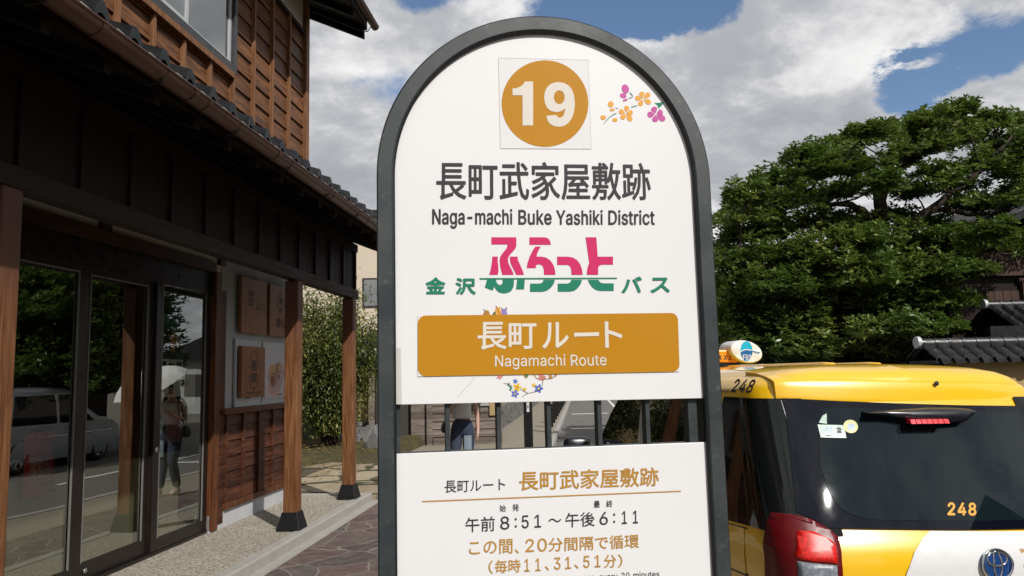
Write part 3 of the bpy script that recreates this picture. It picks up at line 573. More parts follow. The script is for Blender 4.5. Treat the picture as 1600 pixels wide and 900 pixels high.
line((3.5, 17.3), (5.3, 17.6), .4); line((3.4, 26), (5.0, 26.3), .45); line((3.5, 9.0), (5.4, 9.0), .25)
o = m.build('road_marking', 'road_paint', loc=BO, rz=BRZ); struct(o)
m = MB()                                                      # fallen leaves on moss and path
for i in range(420):
    s = random.uniform(-3.5, -.1); t = random.uniform(5.0, 10.2) if i % 4 else random.uniform(2.7, 5.5); z = (.225 if t < 6.6 else .385 + .02 * random.random()) ; a = random.random() * 6.3; L = random.uniform(.03, .06)
    m.add([(s - L * cos(a), t - L * sin(a), z), (s + .4 * L * sin(a), t - .4 * L * cos(a), z + .012), (s + L * cos(a), t + L * sin(a), z + .004), (s - .4 * L * sin(a), t + .4 * L * cos(a), z + .015)], [(0, 1, 2, 3)])
tag(m.build('fallen_leaves', 'leaf_litter', loc=BO, rz=BRZ, fixn=False), 'dry brown leaves scattered over moss and garden stones', 'leaves', kind='stuff')

# ================================================================== WOODEN SHOP
shop = thing('wooden_shop', 'two storey dark timber shop with lapped boards, tiled eaves and glass sliding doors', 'shop', BO, BRZ)
def part(mb, name, mats, parent=None, **k): return mb.build(name, mats, parent or shop, **k)
EAVE, EZ, SLOPE = 1.6, 3.575, .40

# --- walls behind the doors: a real room
m = MB()
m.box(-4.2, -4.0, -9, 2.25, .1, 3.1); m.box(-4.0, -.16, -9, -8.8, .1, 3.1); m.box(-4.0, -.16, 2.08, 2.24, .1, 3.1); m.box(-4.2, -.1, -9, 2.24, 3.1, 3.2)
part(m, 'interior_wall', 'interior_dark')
m = MB(); m.box(-4.0, -.1, -9, 2.08, .1, .27); part(m, 'interior_floor', 'interior_floor')
m = MB(); m.box(-.31, -.29, -8.7, .0, .27, 1.10); part(m, 'low_screen', 'screen_cloth')
m = MB(); m.box(-2.6, -2.0, -6.5, -2.2, .27, 1.05); m.box(-3.95, -3.6, -6, 1.2, .27, 1.9); m.box(-2.0, -1.1, -1.2, 1.1, .27, .95); part(m, 'counter', 'lintel_wood', bevel=.01)
# main wall to the right of the doors
m = MB(); m.box(-.14, -.012, .30, 2.20, .25, 3.4); part(m, 'plaster_wall', 'plaster_grey')
m = MB(); m.box(-.16, -.02, -9, .3, 2.985, 3.4); part(m, 'lintel_plaster', 'plaster')
m = MB(); m.box(-.10, .03, -9, .1, 2.955, 3.058); part(m, 'lintel', 'lintel_wood')
m = MB()
for t in (-5.63, -3.73, -1.80, .27): m = MB(); m.box(-.13, .02, t - .065, t + .065, 3.059, 3.4); part(m, 'lintel_block', 'lintel_wood')
m = MB(); m.box(-.13, .005, -9, .06, 2.72, 2.954); part(m, 'door_header', 'door_bronze')
m = MB(); m.box(-.13, .05, .06, .185, .26, 2.954); part(m, 'door_jamb', 'frame_wood', bevel=.006)
m = MB(); m.box(-.13, .035, .20, .33, .30, 2.78); part(m, 'corner_post', 'wainscot_wood', bevel=.006)
# wainscot of lapped boards with battens
m = MB(); n = 6
for i in range(n):
    z0 = .495 + i * .165; m.hexa([(x, y, z) for x, y, z in [(-.012, .33, z0), (-.012, .33, z0 + .17), (-.012, 2.2, z0), (-.012, 2.2, z0 + .17), (.034, .33, z0), (.016, .33, z0 + .17), (.034, 2.2, z0), (.016, 2.2, z0 + .17)]])
part(m, 'wainscot', 'wainscot_wood')
m = MB()
for t in (.36, .78, 1.20, 1.62, 2.04, 2.17): m = MB(); m.box(.02, .056, t - .02, t + .02, .495, 1.44); part(m, 'wainscot_batten', 'wainscot_wood', bevel=.004)
m = MB(); m.box(-.02, .075, .25, 2.24, 1.44, 1.50); m.box(-.02, .06, .33, 2.24, .43, .494); part(m, 'wainscot_rail', 'frame_wood', bevel=.005)
m = MB(); m.box(-.14, .028, .06, 2.24, .1, .43); part(m, 'plinth', 'plinth', bevel=.01)
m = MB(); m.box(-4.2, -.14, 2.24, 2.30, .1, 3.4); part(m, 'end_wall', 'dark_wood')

# --- sliding doors
def door(t0, t1, s, zt, zb, label=None, handle=None):
    d = MB(); st = .095
    d.box(s - .035, s, t0, t0 + st, .28, zt + .05); d.box(s - .035, s, t1 - st, t1, .28, zt + .05); d.box(s - .035, s - .001, t0 + st, t1 - st, zt - .0, zt + .05); d.box(s - .035, s - .001, t0 + st, t1 - st, .28, zb)
    o = part(d, 'sliding_door', 'door_bronze', bevel=.004)
    p = MB(); p.add([(s - .018, t0 + st, zb), (s - .018, t1 - st, zb), (s - .018, t1 - st, zt), (s - .018, t0 + st, zt)], [(0, 1, 2, 3)]); part(p, 'pane', 'shop_glass', o)
    b = MB()
    for tt in (t0 + st, t1 - st - .008): b.box(s - .012, s + .002, tt, tt + .008, zb, zt)
    b.box(s - .012, s + .002, t0 + st + .008, t1 - st - .008, zt - .008, zt); part(b, 'glazing_bead', 'bead_grey', o)
    if handle is not None:
        h = MB(); h.lathe([(0, .001), (.0, .024), (.006, .024), (.008, .012), (.004, .001)], 16, (s, handle[0], handle[1]), 'x'); part(h, 'lock', 'chrome', o, smooth=True)
    return o
door(-3.90, -1.985, -.01, 2.685, .41)
door(-1.985, -.965, -.045, 2.685, .41, handle=(-1.83, .345))
door(-.965, .058, -.01, 2.765, .39, handle=(-.915, 1.19))
m = MB(); m.box(-.12, .0, -9, .06, .251, .279); part(m, 'door_sill', 'door_bronze')
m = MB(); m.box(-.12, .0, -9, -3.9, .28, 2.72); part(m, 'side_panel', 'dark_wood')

# --- veranda posts with iron shoes
for tpos in (-3.975, .215, 2.18):
    m = MB(); hw = .074
    m.box(.84 - hw, .84 + hw, tpos - hw, tpos + hw, TZ + .05, 2.851); o = part(m, 'veranda_post', 'post_wood', bevel=.012)
    q = MB(); a, b = .125, .083
    q.hexa([(.84 + sx * (a if z == 0 else b), tpos + sy * (a if z == 0 else b), TZ + z) for sx in (-1, 1) for sy in (-1, 1) for z in (0, .185)]); part(q, 'post_shoe', 'iron_black', o, bevel=.006)

# --- beam, boarded frieze, soffit, rafters
m = MB(); m.box(.79, .905, -9, 2.40, 2.853, 2.98); part(m, 'eave_beam', 'beam_wood', bevel=.008)
m = MB(); m.box(.79, .86, -9, 2.36, 2.981, 3.56)
for i in range(24):
    t = 2.34 - i * .519; m.box(.86, .885, t - .028, t + .028, 2.981, 3.50)
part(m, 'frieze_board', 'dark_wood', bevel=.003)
m = MB(); m.box(.861, .90, -9, 2.38, 3.50, 3.60); part(m, 'frieze_rail', 'dark_wood')
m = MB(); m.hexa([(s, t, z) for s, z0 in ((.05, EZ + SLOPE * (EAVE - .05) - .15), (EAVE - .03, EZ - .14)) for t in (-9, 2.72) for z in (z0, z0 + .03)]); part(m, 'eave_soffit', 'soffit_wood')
m = MB()
for i in range(26):
    t = 2.66 - i * .455; m = MB()
    m.hexa([(s, tt, z) for s, z0 in ((.05, EZ + SLOPE * (EAVE - .05) - .215), (EAVE - .06, EZ - .205)) for tt in (t - .03, t + .03) for z in (z0, z0 + .062)])
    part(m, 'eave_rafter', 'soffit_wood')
m = MB(); m.hexa([(s, t, z) for s, z0 in ((.2, EZ + SLOPE * (EAVE - .2) - .20), (EAVE - .01, EZ - .19)) for t in (2.72, 2.76) for z in (z0, z0 + .17)]); part(m, 'eave_barge_board', 'dark_wood')

# --- lower tiled roof: rows of pantiles, each with its roll and its front lip
TW = .287; t_first = 2.80
def pantile(u):                                               # height across one tile, u in 0..1
    u %= 1.0
    if u < .42: return .080 * sin(pi * u / .42) ** .6
    x = (u - .42) / .58; return -.022 * sin(pi * x)
def tile_roof(mb, t0, t1, s0, z0, s1, slope, tw, course, lift=.018, samples=14, jitter=.004):
    """tiles run from the eave (s0, z0) up to s1 (smaller s); each course steps up over the one below"""
    n = int(round((t1 - t0) / tw)); nc = int(abs(s0 - s1) / course) + 1; sg = -1 if s1 < s0 else 1
    for c in range(nc):
        sa = s0 + sg * c * course; sb = s0 + sg * min((c + 1) * course + .03, abs(s0 - s1) + .02)
        for i in range(n):
            dz = random.uniform(-jitter, jitter); dt = random.uniform(-jitter, jitter) * .7; ds = random.uniform(-jitter, jitter)
            top = []; bot = []; front = []
            for k in range(samples + 1):
                u = k / samples; t = t0 + (i + u) * tw + dt; h = pantile(u) + dz
                za = z0 + abs(sa - s0) * slope + lift; zb = z0 + abs(sb - s0) * slope
                top.append((sa + ds, t, za + h)); bot.append((sb, t, zb + h - .002)); front.append((sa + ds, t, za + h - (.058 if c == 0 else .022) - (.02 * (1 - abs(2 * u - 1)) if c == 0 else 0)))
            mb.grid([front, top, bot])
m = MB(); tile_roof(m, t_first - 41 * TW, t_first, EAVE, EZ + .005, .18, SLOPE, TW, .235); o = part(m, 'roof_tiles', 'tile_black', fixn=False); sharp(o, 50)
m = MB()
for i in range(41):
    t = t_first - i * TW - TW * .30; m = MB(); m.hexa([(s, tt, z) for s in (EAVE - .06, EAVE + .010) for tt, z in ((t - .040, EZ - .070), (t - .024, EZ + .010), (t + .014, EZ - .070), (t + .034, EZ + .006))]); part(m, 'tile_mortar', 'mortar')
m = MB(); m.hexa([(s, t, z) for s, z0 in ((.18, EZ + SLOPE * (EAVE - .18) - .11), (EAVE - .03, EZ - .105)) for t in (-9, 2.76) for z in (z0, z0 + .07)]); part(m, 'roof_deck', 'dark_wood')
# gutter
def gutter(mb, s, z, t0, t1, r):
    P = []
    for t in (t0, t1):
        P.append([(s + r * cos(a), t, z + r * sin(a)) for a in [pi + pi * k / 12 for k in range(13)]] + [(s + (r - .006) * cos(a), t, z + .003 + (r - .006) * sin(a)) for a in [2 * pi - pi * k / 12 for k in range(13)]])
    mb.grid(P, close=True); mb.tube([(s + r, t0, z), (s + r, t1, z)], .008, 8)
GS, GZ, GR = EAVE + .035, EZ - .075, .062
m = MB(); gutter(m, GS, GZ, -9, 2.86, GR)
o = part(m, 'eave_gutter', 'copper', smooth=True); sharp(o, 40)
m = MB()
for t in (-8.4, -5.6, -4.42, -3.55, -3.38, -2.30, -1.0, .15, 1.3, 2.3):
    m = MB(); m.add(*(lambda P: (P, [(i, i + 1, i + 14, i + 13) for i in range(12)]))([(GS + (GR + .004) * cos(pi + pi * k / 12), tt, GZ + (GR + .004) * sin(pi + pi * k / 12)) for tt in (t - .022, t + .022) for k in range(13)])); part(m, 'gutter_joint', 'copper', o, smooth=True, fixn=False)
m = MB()
for i in range(14):
    t = 2.5 - i * .91; m = MB()
    m.tube([(EAVE - .05, t, EZ - .15), (GS - .07, t, GZ - GR - .02), (GS - .03, t, GZ - GR - .014), (GS + .03, t, GZ - GR - .004), (GS + GR + .004, t, GZ + .004)], .006, 6); part(m, 'gutter_bracket', 'iron_black', o)

# --- upper storey: lapped boards, battens, sash window, plaster strip, eave
US = .20; UZ0, UZ1 = 3.906, 6.55; CT = 2.20; BH = .217
wl, wr, wz0, wz1 = -3.95, -.02, 5.17, 6.50
m = MB()
nb = int((UZ1 - UZ0) / BH) + 1
for i in range(nb):
    z0 = UZ0 + i * BH; z1 = min(z0 + BH + .012, UZ1)
    segs = [(-9, CT - .02, z1)] if z1 < wz0 or z0 > wz1 else [(-9, wl, z1), (wr, CT - .02, z1)] + ([(wl, wr, wz0)] if z0 < wz0 else [])
    for t0, t1, zz1 in segs:
        m.hexa([(US - .03, t0, z0), (US - .03, t0, zz1), (US - .03, t1, z0), (US - .03, t1, zz1), (US + .030, t0, z0), (US + .006, t0, zz1), (US + .030, t1, z0), (US + .006, t1, zz1)])
part(m, 'lapped_boards', 'siding_wood')
bt = [-.06 + .525 * k for k in range(5)]
for i, t in enumerate([q for q in (.455, .988, 1.524)]):
    m = MB(); m.box(US + .004, US + .062, t - .021, t + .021, UZ0, UZ1); part(m, 'batten', 'batten_wood', bevel=.003)
m = MB(); m.box(US + .004, US + .066, -.098, -.045, UZ0, UZ1); part(m, 'batten', 'batten_wood', bevel=.003)
for k in range(1, 17):
    t = -.055 - k * .515; m = MB(); m.box(US + .004, US + .062, t - .021, t + .021, UZ0, wz0 - .155 if t > wl else UZ1); part(m, 'batten', 'batten_wood', bevel=.003)
m = MB(); m.box(US - .12, US + .07, CT - .115, CT, UZ0 - .2, 7.1); part(m, 'corner_board', 'batten_wood', bevel=.006)
m = MB(); m.box(US - .03, US + .09, wl - .1, -.10, wz0 - .15, wz0 - .085); part(m, 'window_sill', 'batten_wood', bevel=.005)
wd = MB(); f = .075
wd.box(US - .05, US + .085, wl, wr - .03, wz0 - .085, wz0); wd.box(US - .05, US + .085, wl, wr - .03, wz1 - .05, wz1); wd.box(US - .05, US + .085, wr - .09, wr - .028, wz0, wz1 - .05); wd.box(US - .05, US + .085, wl, wl + .06, wz0, wz1 - .05)
wo = part(wd, 'window', 'bronze_sash', bevel=.004)
sx = MB()
for a, b, s in ((wl + .06, -2.62, US + .03), (-2.66, -1.05, US + .055), (-1.09, wr - .09, US + .03)):
    sx.box(s - .02, s + .012, a, a + .05, wz0, wz1 - .05); sx.box(s - .02, s + .012, b - .05, b, wz0, wz1 - .05); sx.box(s - .02, s + .011, a + .05, b - .05, wz0, wz0 + .05)
part(sx, 'sash', 'alu', wo, bevel=.003)
for a, b, s in ((wl + .11, -2.67, US + .03), (-2.61, -1.10, US + .055), (-1.04, wr - .14, US + .03)):
    p = MB(); p.add([(s, a, wz0 + .05), (s, b, wz0 + .05), (s, b, wz1 - .05), (s, a, wz1 - .05)], [(0, 1, 2, 3)]); part(p, 'pane', 'window_glass', wo)
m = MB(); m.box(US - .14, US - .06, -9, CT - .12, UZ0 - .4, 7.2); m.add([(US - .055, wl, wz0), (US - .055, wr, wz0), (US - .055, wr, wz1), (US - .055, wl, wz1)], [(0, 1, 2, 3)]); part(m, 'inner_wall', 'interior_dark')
m = MB(); m.box(US - .06, US + .012, -9, CT - .115, UZ1, 7.25); part(m, 'plaster_strip', 'plaster')
m = MB(); m.box(US - .06, US + .05, -9, CT - .115, UZ1 - .03, UZ1 + .03); part(m, 'head_rail', 'dark_wood')
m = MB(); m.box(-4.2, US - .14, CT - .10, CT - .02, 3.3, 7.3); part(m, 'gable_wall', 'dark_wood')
# upper eave with verge
UE, UEZ, USL = 1.0, 6.93, .45; VT = 2.62
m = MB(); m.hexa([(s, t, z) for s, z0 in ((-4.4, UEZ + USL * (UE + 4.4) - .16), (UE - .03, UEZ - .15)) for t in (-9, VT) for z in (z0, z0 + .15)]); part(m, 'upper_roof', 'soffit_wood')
m = MB()
for i in range(20):
    t = 2.50 - i * .455; m = MB(); m.hexa([(s, tt, z) for s, z0 in ((.1, UEZ + USL * (UE - .1) - .225), (UE - .06, UEZ - .215)) for tt in (t - .03, t + .03) for z in (z0, z0 + .062)])
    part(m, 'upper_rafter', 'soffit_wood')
m = MB(); m.hexa([(s, t, z) for s, zl, zh in ((-4.4, UEZ + USL * (UE + 4.4) - .30, UEZ + USL * (UE + 4.4) + .02), (UE - .08, UEZ - .26, UEZ + .02)) for t in (VT, VT + .045) for z in (zl, zh)]); part(m, 'verge_board', 'dark_wood')
m = MB(); tile_roof(m, VT + .1 - 30 * .3, VT + .1, UE + .02, UEZ + .03, -4.4, USL, .3, .45, samples=8); o = part(m, 'upper_roof_tiles', 'tile_black', fixn=False)
m = MB(); gutter(m, UE + .06, UEZ - .05, -9, VT + .10, .055); o = part(m, 'upper_gutter', 'copper'); sharp(o, 40)
m = MB(); m.tube([(UE - .12, VT - .02, UEZ - .15), (UE - .02, VT - .02, UEZ - .17), (UE + .02, VT - .02, UEZ - .11), (UE + .06, VT - .02, UEZ - .105)], .007, 6); part(m, 'gutter_bracket', 'iron_black', o)

# --- things fixed to or hanging in the shop --------------------------------
def wallthing(o): o.location = BO; o.rotation_euler.z = BRZ; return o
m = MB(); m.box(-.005, .008, .60, 2.10, 1.515, 2.27); m.box(.008, .026, .59, .62, 1.505, 2.28); m.box(.008, .026, 2.09, 2.12, 1.505, 2.28); m.box(.008, .026, .62, 2.09, 1.505, 1.53); m.box(.008, .026, 1.335, 1.36, 1.53, 2.27)
tag(wallthing(m.build('notice_board', 'alu')), 'silver framed notice board behind the lower wooden sign and the poster', 'notice board')
def front(s): return lambda u, v, w: (s + w, u, v)
def signboard(t0, t1, z0, z1, label, s0=.03, th=.035, wavy=0):
    o = thing('wooden_signboard', label, 'sign board', BO, BRZ, 'wooden sign boards on the shop wall')
    m = MB()
    if wavy:
        bot = [(t0 + (t1 - t0) * k / 10, z0 + [0, .015, .02, .012, -.005, .018, .03, .022, .008, .012, .0][k]) for k in range(11)]
        m.prism(bot + [(t1, z1), (t0, z1)], 'x', s0, s0 + th)
    else: m.box(s0, s0 + th, t0, t1, z0, z1)
    m.build('board', 'board_wood', o, bevel=.004); L = MB(); return o, L, front(s0 + th + .0006)
o, L, T3 = signboard(.63, 1.335, 2.345, 2.99, 'bare brown wooden board, upper left of the four panels, with loose brush lettering', .03)
lay_text(L, '言', (.80, 2.66), (.97, 2.66), (.80, 2.86), T3, .003); lay_text(L, '山', (1.02, 2.63), (1.16, 2.63), (1.02, 2.73), T3, .002); lay_text(L, '2', (1.22, 2.62), (1.29, 2.62), (1.22, 2.72), T3, .002, True)
L.build('lettering', 'burnt', o, fixn=False)
o, L, T3 = signboard(1.43, 2.10, 2.345, 2.99, 'brown wooden board with a dark diamond crest, upper right of the four panels', .03)
dm = lambda c, r1, r2: [(c[0], c[1] - r2), (c[0] + r1, c[1]), (c[0], c[1] + r2), (c[0] - r1, c[1])]
lay_poly(L, [dm((1.76, 2.77), .125, .165), dm((1.76, 2.77), .105, .14)[::-1]], T3)
lay_poly(L, [ell(1.76, 2.80, .045, .05)], T3); lay_text(L, '竹', (1.715, 2.66), (1.805, 2.66), (1.715, 2.73), T3, .003)
lay_text(L, '野山', (1.63, 2.46), (1.93, 2.46), (1.63, 2.58), T3, .006)
L.build('lettering', 'burnt', o, fixn=False)
o, L, T3 = signboard(.64, 1.27, 1.60, 2.19, 'honey coloured wooden board with a long oval emblem and ragged lower edge', .03, .05, 1)
cx, cz = .955, 1.90
def ring(rx, rz, a0, a1, wd, c=(cx, cz), n=14): return stroke([(c[0] + rx * cos(radians(a0 + (a1 - a0) * k / n)), c[1] + rz * sin(radians(a0 + (a1 - a0) * k / n))) for k in range(n + 1)], wd)
for a0, a1 in ((-80, -10), (10, 60), (120, 170), (190, 260)): lay_poly(L, [ring(.15, .20, a0, a1, .013)], T3)
lay_poly(L, [ring(.075, .07, -10, 190, .013, (cx, 2.065))], T3); lay_poly(L, [ell(cx, 1.70, .03, .018)], T3)
lay_text(L, '器', (cx - .085, 1.91), (cx + .085, 1.91), (cx - .085, 2.03), T3, .004); lay_text(L, '間', (cx - .085, 1.77), (cx + .085, 1.77), (cx - .085, 1.88), T3, .004)
lay_text(L, 'Nagamachi', (.76, 1.635), (1.16, 1.635), (.76, 1.675), T3, .0015, True)
L.build('lettering', 'burnt', o, fixn=False)
o = thing('poster', 'pale poster of round sweets in a box beside the lower wooden board', 'poster', BO, BRZ)
m = MB(); m.box(.010, .022, 1.40, 2.05, 1.575, 2.19); m.build('sheet', 'lilac_print', o)
L = MB(); T3 = front(.0232)
lay_poly(L, [[(1.47, 1.66), (1.66, 1.585), (1.88, 1.64), (1.76, 1.80), (1.55, 1.78)]], T3, 0); lay_poly(L, [[(1.47, 1.84), (1.60, 1.64), (1.86, 1.66), (2.02, 1.90), (1.90, 2.02), (1.62, 1.99)]], T3, 1, .0004)
lay_poly(L, [ell(1.62, 1.88, .10, .115, 20)], T3, 2, .0008); lay_poly(L, [ell(1.66, 1.80, .10, .10, -20)], T3, 3, .0012); lay_poly(L, [ell(1.63, 1.79, .045, .06, 10)], T3, 4, .0016); lay_poly(L, [ell(1.81, 1.93, .10, .085, 40)], T3, 3, .0010); lay_poly(L, [ell(1.86, 1.96, .06, .05, 40)], T3, 2, .0014); lay_poly(L, [ell(1.82, 1.83, .07, .06)], T3, 1, .0018); lay_poly(L, [ell(1.82, 1.84, .035, .03)], T3, 4, .0022)
lay_poly(L, [[(1.80, 1.605), (1.95, 1.605), (1.95, 1.62), (1.80, 1.62)]], T3, 4)
L.build('picture', ['pink_print', 'mauve_print', 'tan_print', 'cocoa_print', 'brown_print'], o, fixn=False)
# hanging red banner behind the first pane
o = thing('hanging_banner', 'dark red cloth banner with pale framed lettering hanging behind the glass door', 'banner', BO, BRZ)
bs = -.22; q = [bpl(*p, bs) for p in ((42, 677), (84, 672), (31, 771), (80, 763))]
t0, t1, zb, zt = q[0].y - .01, q[1].y + .02, .985, 1.44
m = MB(); m.box(bs - .006, bs, t0, t1, zb, zt); m.build('cloth', 'banner_red', o)
m = MB(); m.tube([(bs, t0 - .03, zb), (bs, t1 + .03, zb)], .012, 10); m.tube([(bs, t0 - .02, zt), (bs, t1 + .03, zt)], .010, 10); m.build('rod', 'banner_red', o, smooth=True)
m = MB(); m.tube([(bs, t0 + .03, zt), (bs, (t0 + t1) / 2, 3.1)], .0025, 6); m.tube([(bs, t1 - .03, zt), (bs, (t0 + t1) / 2, 3.1)], .0025, 6); m.build('cord', 'interior_dark', o)
L = MB(); T3 = front(bs + .001); W_ = t1 - t0; X = lambda u: t0 + W_ * u; Z = lambda v: zb + (zt - zb) * v
for a, b, c, d in ((.2, .86, .20, .215), (.2, .86, .60, .615)): lay_poly(L, [[(X(a), Z(c)), (X(b), Z(c)), (X(b), Z(d)), (X(a), Z(d))]], T3)
for a in (.2, .84): lay_poly(L, [[(X(a), Z(.215)), (X(a + .02), Z(.215)), (X(a + .02), Z(.6)), (X(a), Z(.6))]], T3)
for col, s, c0, c1 in ((0, 'かなざわ', .66, .83), (1, 'まち博', .42, .64), (2, '2025', .24, .40)):
    n = len(s); h = .37 / n
    for i, ch in enumerate(s):
        z1 = .595 - i * h; z0 = z1 - h * .88
        lay_text(L, ch, (X(c0), Z(z0)), (X(c1), Z(z0)), (X(c0), Z(z1)), T3, .0012, ch.isdigit())
L.build('lettering', 'banner_pale', o, fixn=False)
# papers taped inside the third door
def pane_item(name, t0, t1, z0, z1, s, mat, label, cat, extra=None, group=None):
    m = MB(); m.box(s - .003, s, t0, t1, z0, z1)
    o = tag(m.build(name, mat), label, cat, group); wallthing(o)
    if extra:
        L = MB(); mats = []
        for mt, poly in extra:
            if mt not in mats: mats.append(mt)
            lay_poly(L, [poly], front(s + .0006 + .0003 * len(L.f)), mats.index(mt))
        L.build('print', mats, o, fixn=False)
    return o
R4 = lambda a, b, c, d: [(a, c), (b, c), (b, d), (a, d)]
s3 = -.06
pane_item('event_poster', -.80, -.36, 2.03, 2.45, s3, 'teal_print', 'teal and orange event poster taped inside the third glass door, highest of its papers', 'poster', [('ink_black', R4(-.79, -.37, 2.04, 2.30)), ('orange_print', ell(-.59, 2.19, .045, .10)), ('tan_print', ell(-.52, 2.20, .03, .07))])
pane_item('photo_sheet', -.86, -.40, 1.66, 2.02, s3, 'paper', 'white sheet with dark photographs inside the third glass door', 'notice', [('ink_black', R4(-.82, -.70, 1.90, 2.0)), ('ink_black', R4(-.66, -.56, 1.84, 1.98)), ('ink_black', R4(-.52, -.42, 1.90, 2.0)), ('ink_black', R4(-.84, -.74, 1.72, 1.84)), ('ink_black', R4(-.66, -.57, 1.68, 1.78))])
pane_item('paper_notice', -.36, -.14, 1.56, 1.93, s3, 'paper', 'plain narrow white notice at the right edge of the third glass door', 'notice')
pane_item('teal_flyer', -.90, -.72, 1.18, 1.46, s3, 'teal_print', 'small teal flyer low in the third glass door', 'flyer', [('paper', R4(-.88, -.74, 1.22, 1.26)), ('paper', R4(-.88, -.74, 1.32, 1.36))])
pane_item('red_flyer', -.68, -.40, 1.22, 1.56, s3, 'brown_print', 'dark red flyer with a ring pattern low in the third glass door', 'flyer', [('red_print', stroke([(-.54 + .09 * cos(k * .35), 1.40 + .10 * sin(k * .35)) for k in range(19)], .02))])

# ================================================================== BUS STOP SIGN
SA = radians(8.2); SR = Vector((cos(SA), sin(SA), 0)); SN = Vector((sin(SA), -cos(SA), 0))   # right and towards the viewer
SP = at_depth(845, 500, 1.45); SO = Vector((SP.x, SP.y, PZ))
def suv(px, py):
    q = on_plane(px, py, SP, SN) - SO; return (q.dot(SR), q.z)
sign = thing('bus_stop_sign', 'white arched bus stop sign in dark steel frame, number 19 in an orange disc', 'bus stop sign', SO, SA)
def s3d(off=0.0): return lambda u, v, w: (u, -(off + w), v)      # local x right, y away
PX = (Vector(suv(900, 500)) - Vector(suv(800, 500))).length / 100
# outer and inner outline of the frame from the photograph
oL = suv(590.5, 600)[0]; oR = suv(1118, 600)[0]; top = suv(845, 35)[1]; zb = -PZ - .05
iL = suv(611, 600)[0]; iR = suv(1091, 600)[0]
R0 = (oR - oL) / 2; cu = (oL + oR) / 2; spring = top - R0
wF = (iL - oL + oR - iR) / 2
def arch(r, z0, n=64, c=cu): return [(c + r, z0)] + [(c + r * cos(pi * k / n), spring + r * sin(pi * k / n)) for k in range(n + 1)] + [(c - r, z0)]
FD = .055                                                       # frame depth
m = MB(); A0, A1 = arch(R0, 0), arch(R0 - wF, 0)
b = .0025
prof = [(0, -FD / 2), (-b * 0, FD / 2 - b), (b, FD / 2), (wF - b, FD / 2), (wF, FD / 2 - b), (wF, -FD / 2)]   # inset, towards viewer
P = [];
for (d, y) in prof:
    P.append([(p[0], -y, p[1]) for p in arch(R0 - d, 0)])
P.append(P[0]); m.grid(P)
fr = m.build('frame', ['sign_metal', 'edge_highlight'], sign, smooth=True); sharp(fr, 30)
for p in fr.data.polygons:
    pass
m = MB(); P = [[(p[0], -y, p[1]) for p in arch(R0 + .0006 - d * .0, 0)] for d, y in ((0, FD / 2 - .007), (0, FD / 2 - .0025))]; m.grid(P)
m.build('lit_edge', 'edge_highlight', sign, smooth=True, fixn=False)  # thin strip that paints the lit outer edge of the frame
# gasket strip
PO = FD / 2 - .011                                             # panel face, towards viewer
m = MB(); P = [[(p[0], -y, p[1]) for p in arch(R0 - wF - d, 0)] for d, y in ((.0005, PO + .0085), (.0035, PO + .0075), (.004, PO - .004))]; m.grid(P); m.build('gasket', 'sign_black', sign, smooth=True, fixn=False)
# panels
gapT = (suv(617, 632), suv(1089, 622)); gapB = (suv(616, 708), suv(1093, 690))
def panel(name, poly, th=.006):
    m = MB(); m.prism(poly, 'y', -PO, -PO + th); return m.build(name, 'sign_white', sign, bevel=.0008)
rI = R0 - wF - .0032
arcp = [(cu + rI * cos(pi * k / 64), spring + rI * sin(pi * k / 64)) for k in range(65)]
up = panel('upper_panel', [(cu - rI, gapT[0][1])] + [(cu + rI, gapT[1][1])] + arcp)
lowz = .45
lo = panel('lower_panel', [(cu - rI, lowz), (cu + rI, lowz), (cu + rI, gapB[1][1]), (cu - rI, gapB[0][1])])
# rails and bars in the gap
m = MB(); hR = .010
zT = min(gapT[0][1], gapT[1][1]); zB = max(gapB[0][1], gapB[1][1])
def sl(p, q, u): return p[1] + (q[1] - p[1]) * (u - p[0]) / (q[0] - p[0])
for (p, q, d0, d1) in ((gapT, None, .002, .018), (gapB, None, -.012, -.0)):
    a, c = p
    m.hexa([(u, y, z) for u in (cu - R0 + wF, cu + R0 - wF) for y in (-PO + .007, -PO + .035) for z in (sl(a, c, u) + d0, sl(a, c, u) + d1)])
m.build('cross_rail', 'sign_metal', sign, bevel=.001)
for px in (622, 699, 779, 857, 936, 1011, 1081):
    u = suv(px, 660)[0]; wdt = .0042 if px not in (1081,) else .009
    m = MB(); m.box(u - wdt, u + wdt, -PO + .010, -PO + .036, sl(gapB[0], gapB[1], u) - .003, sl(gapT[0], gapT[1], u) + .004); m.build('bar', 'sign_metal', sign, bevel=.0008)
m = MB(); m.box(oL + .004, oL + wF - .004, -.022, .022, -PZ, .02); m.box(oR - wF + .004, oR - .004, -.022, .022, -PZ, .02); m.build('foot', 'sign_metal', sign)

T0 = s3d(PO + .0006)
def spt(p): return suv(*p)
def pz(sc, ox, oy): return lambda pts: [suv(ox + x / sc, oy + y / sc) for x, y in pts]
Z1 = pz(3, 600, 20); Z2 = pz(3.46136, 640, 220); Z3 = pz(3.07692, 600, 440); Z4 = pz(3.07692, 600, 680); ZL = pz(6.66667, 740, 360); ZF = pz(10, 900, 120); ZE = pz(5.1444, 740, 465)
def T(mb, s, zf, BL, BR, TL, smear=0, latin=False, m=0, track=0, rings=1, base=0.0):
    a, b_, c = zf([BL, BR, TL]); lay_text(mb, s, a, b_, c, T0, smear * PX, latin, m, track, rings, base)
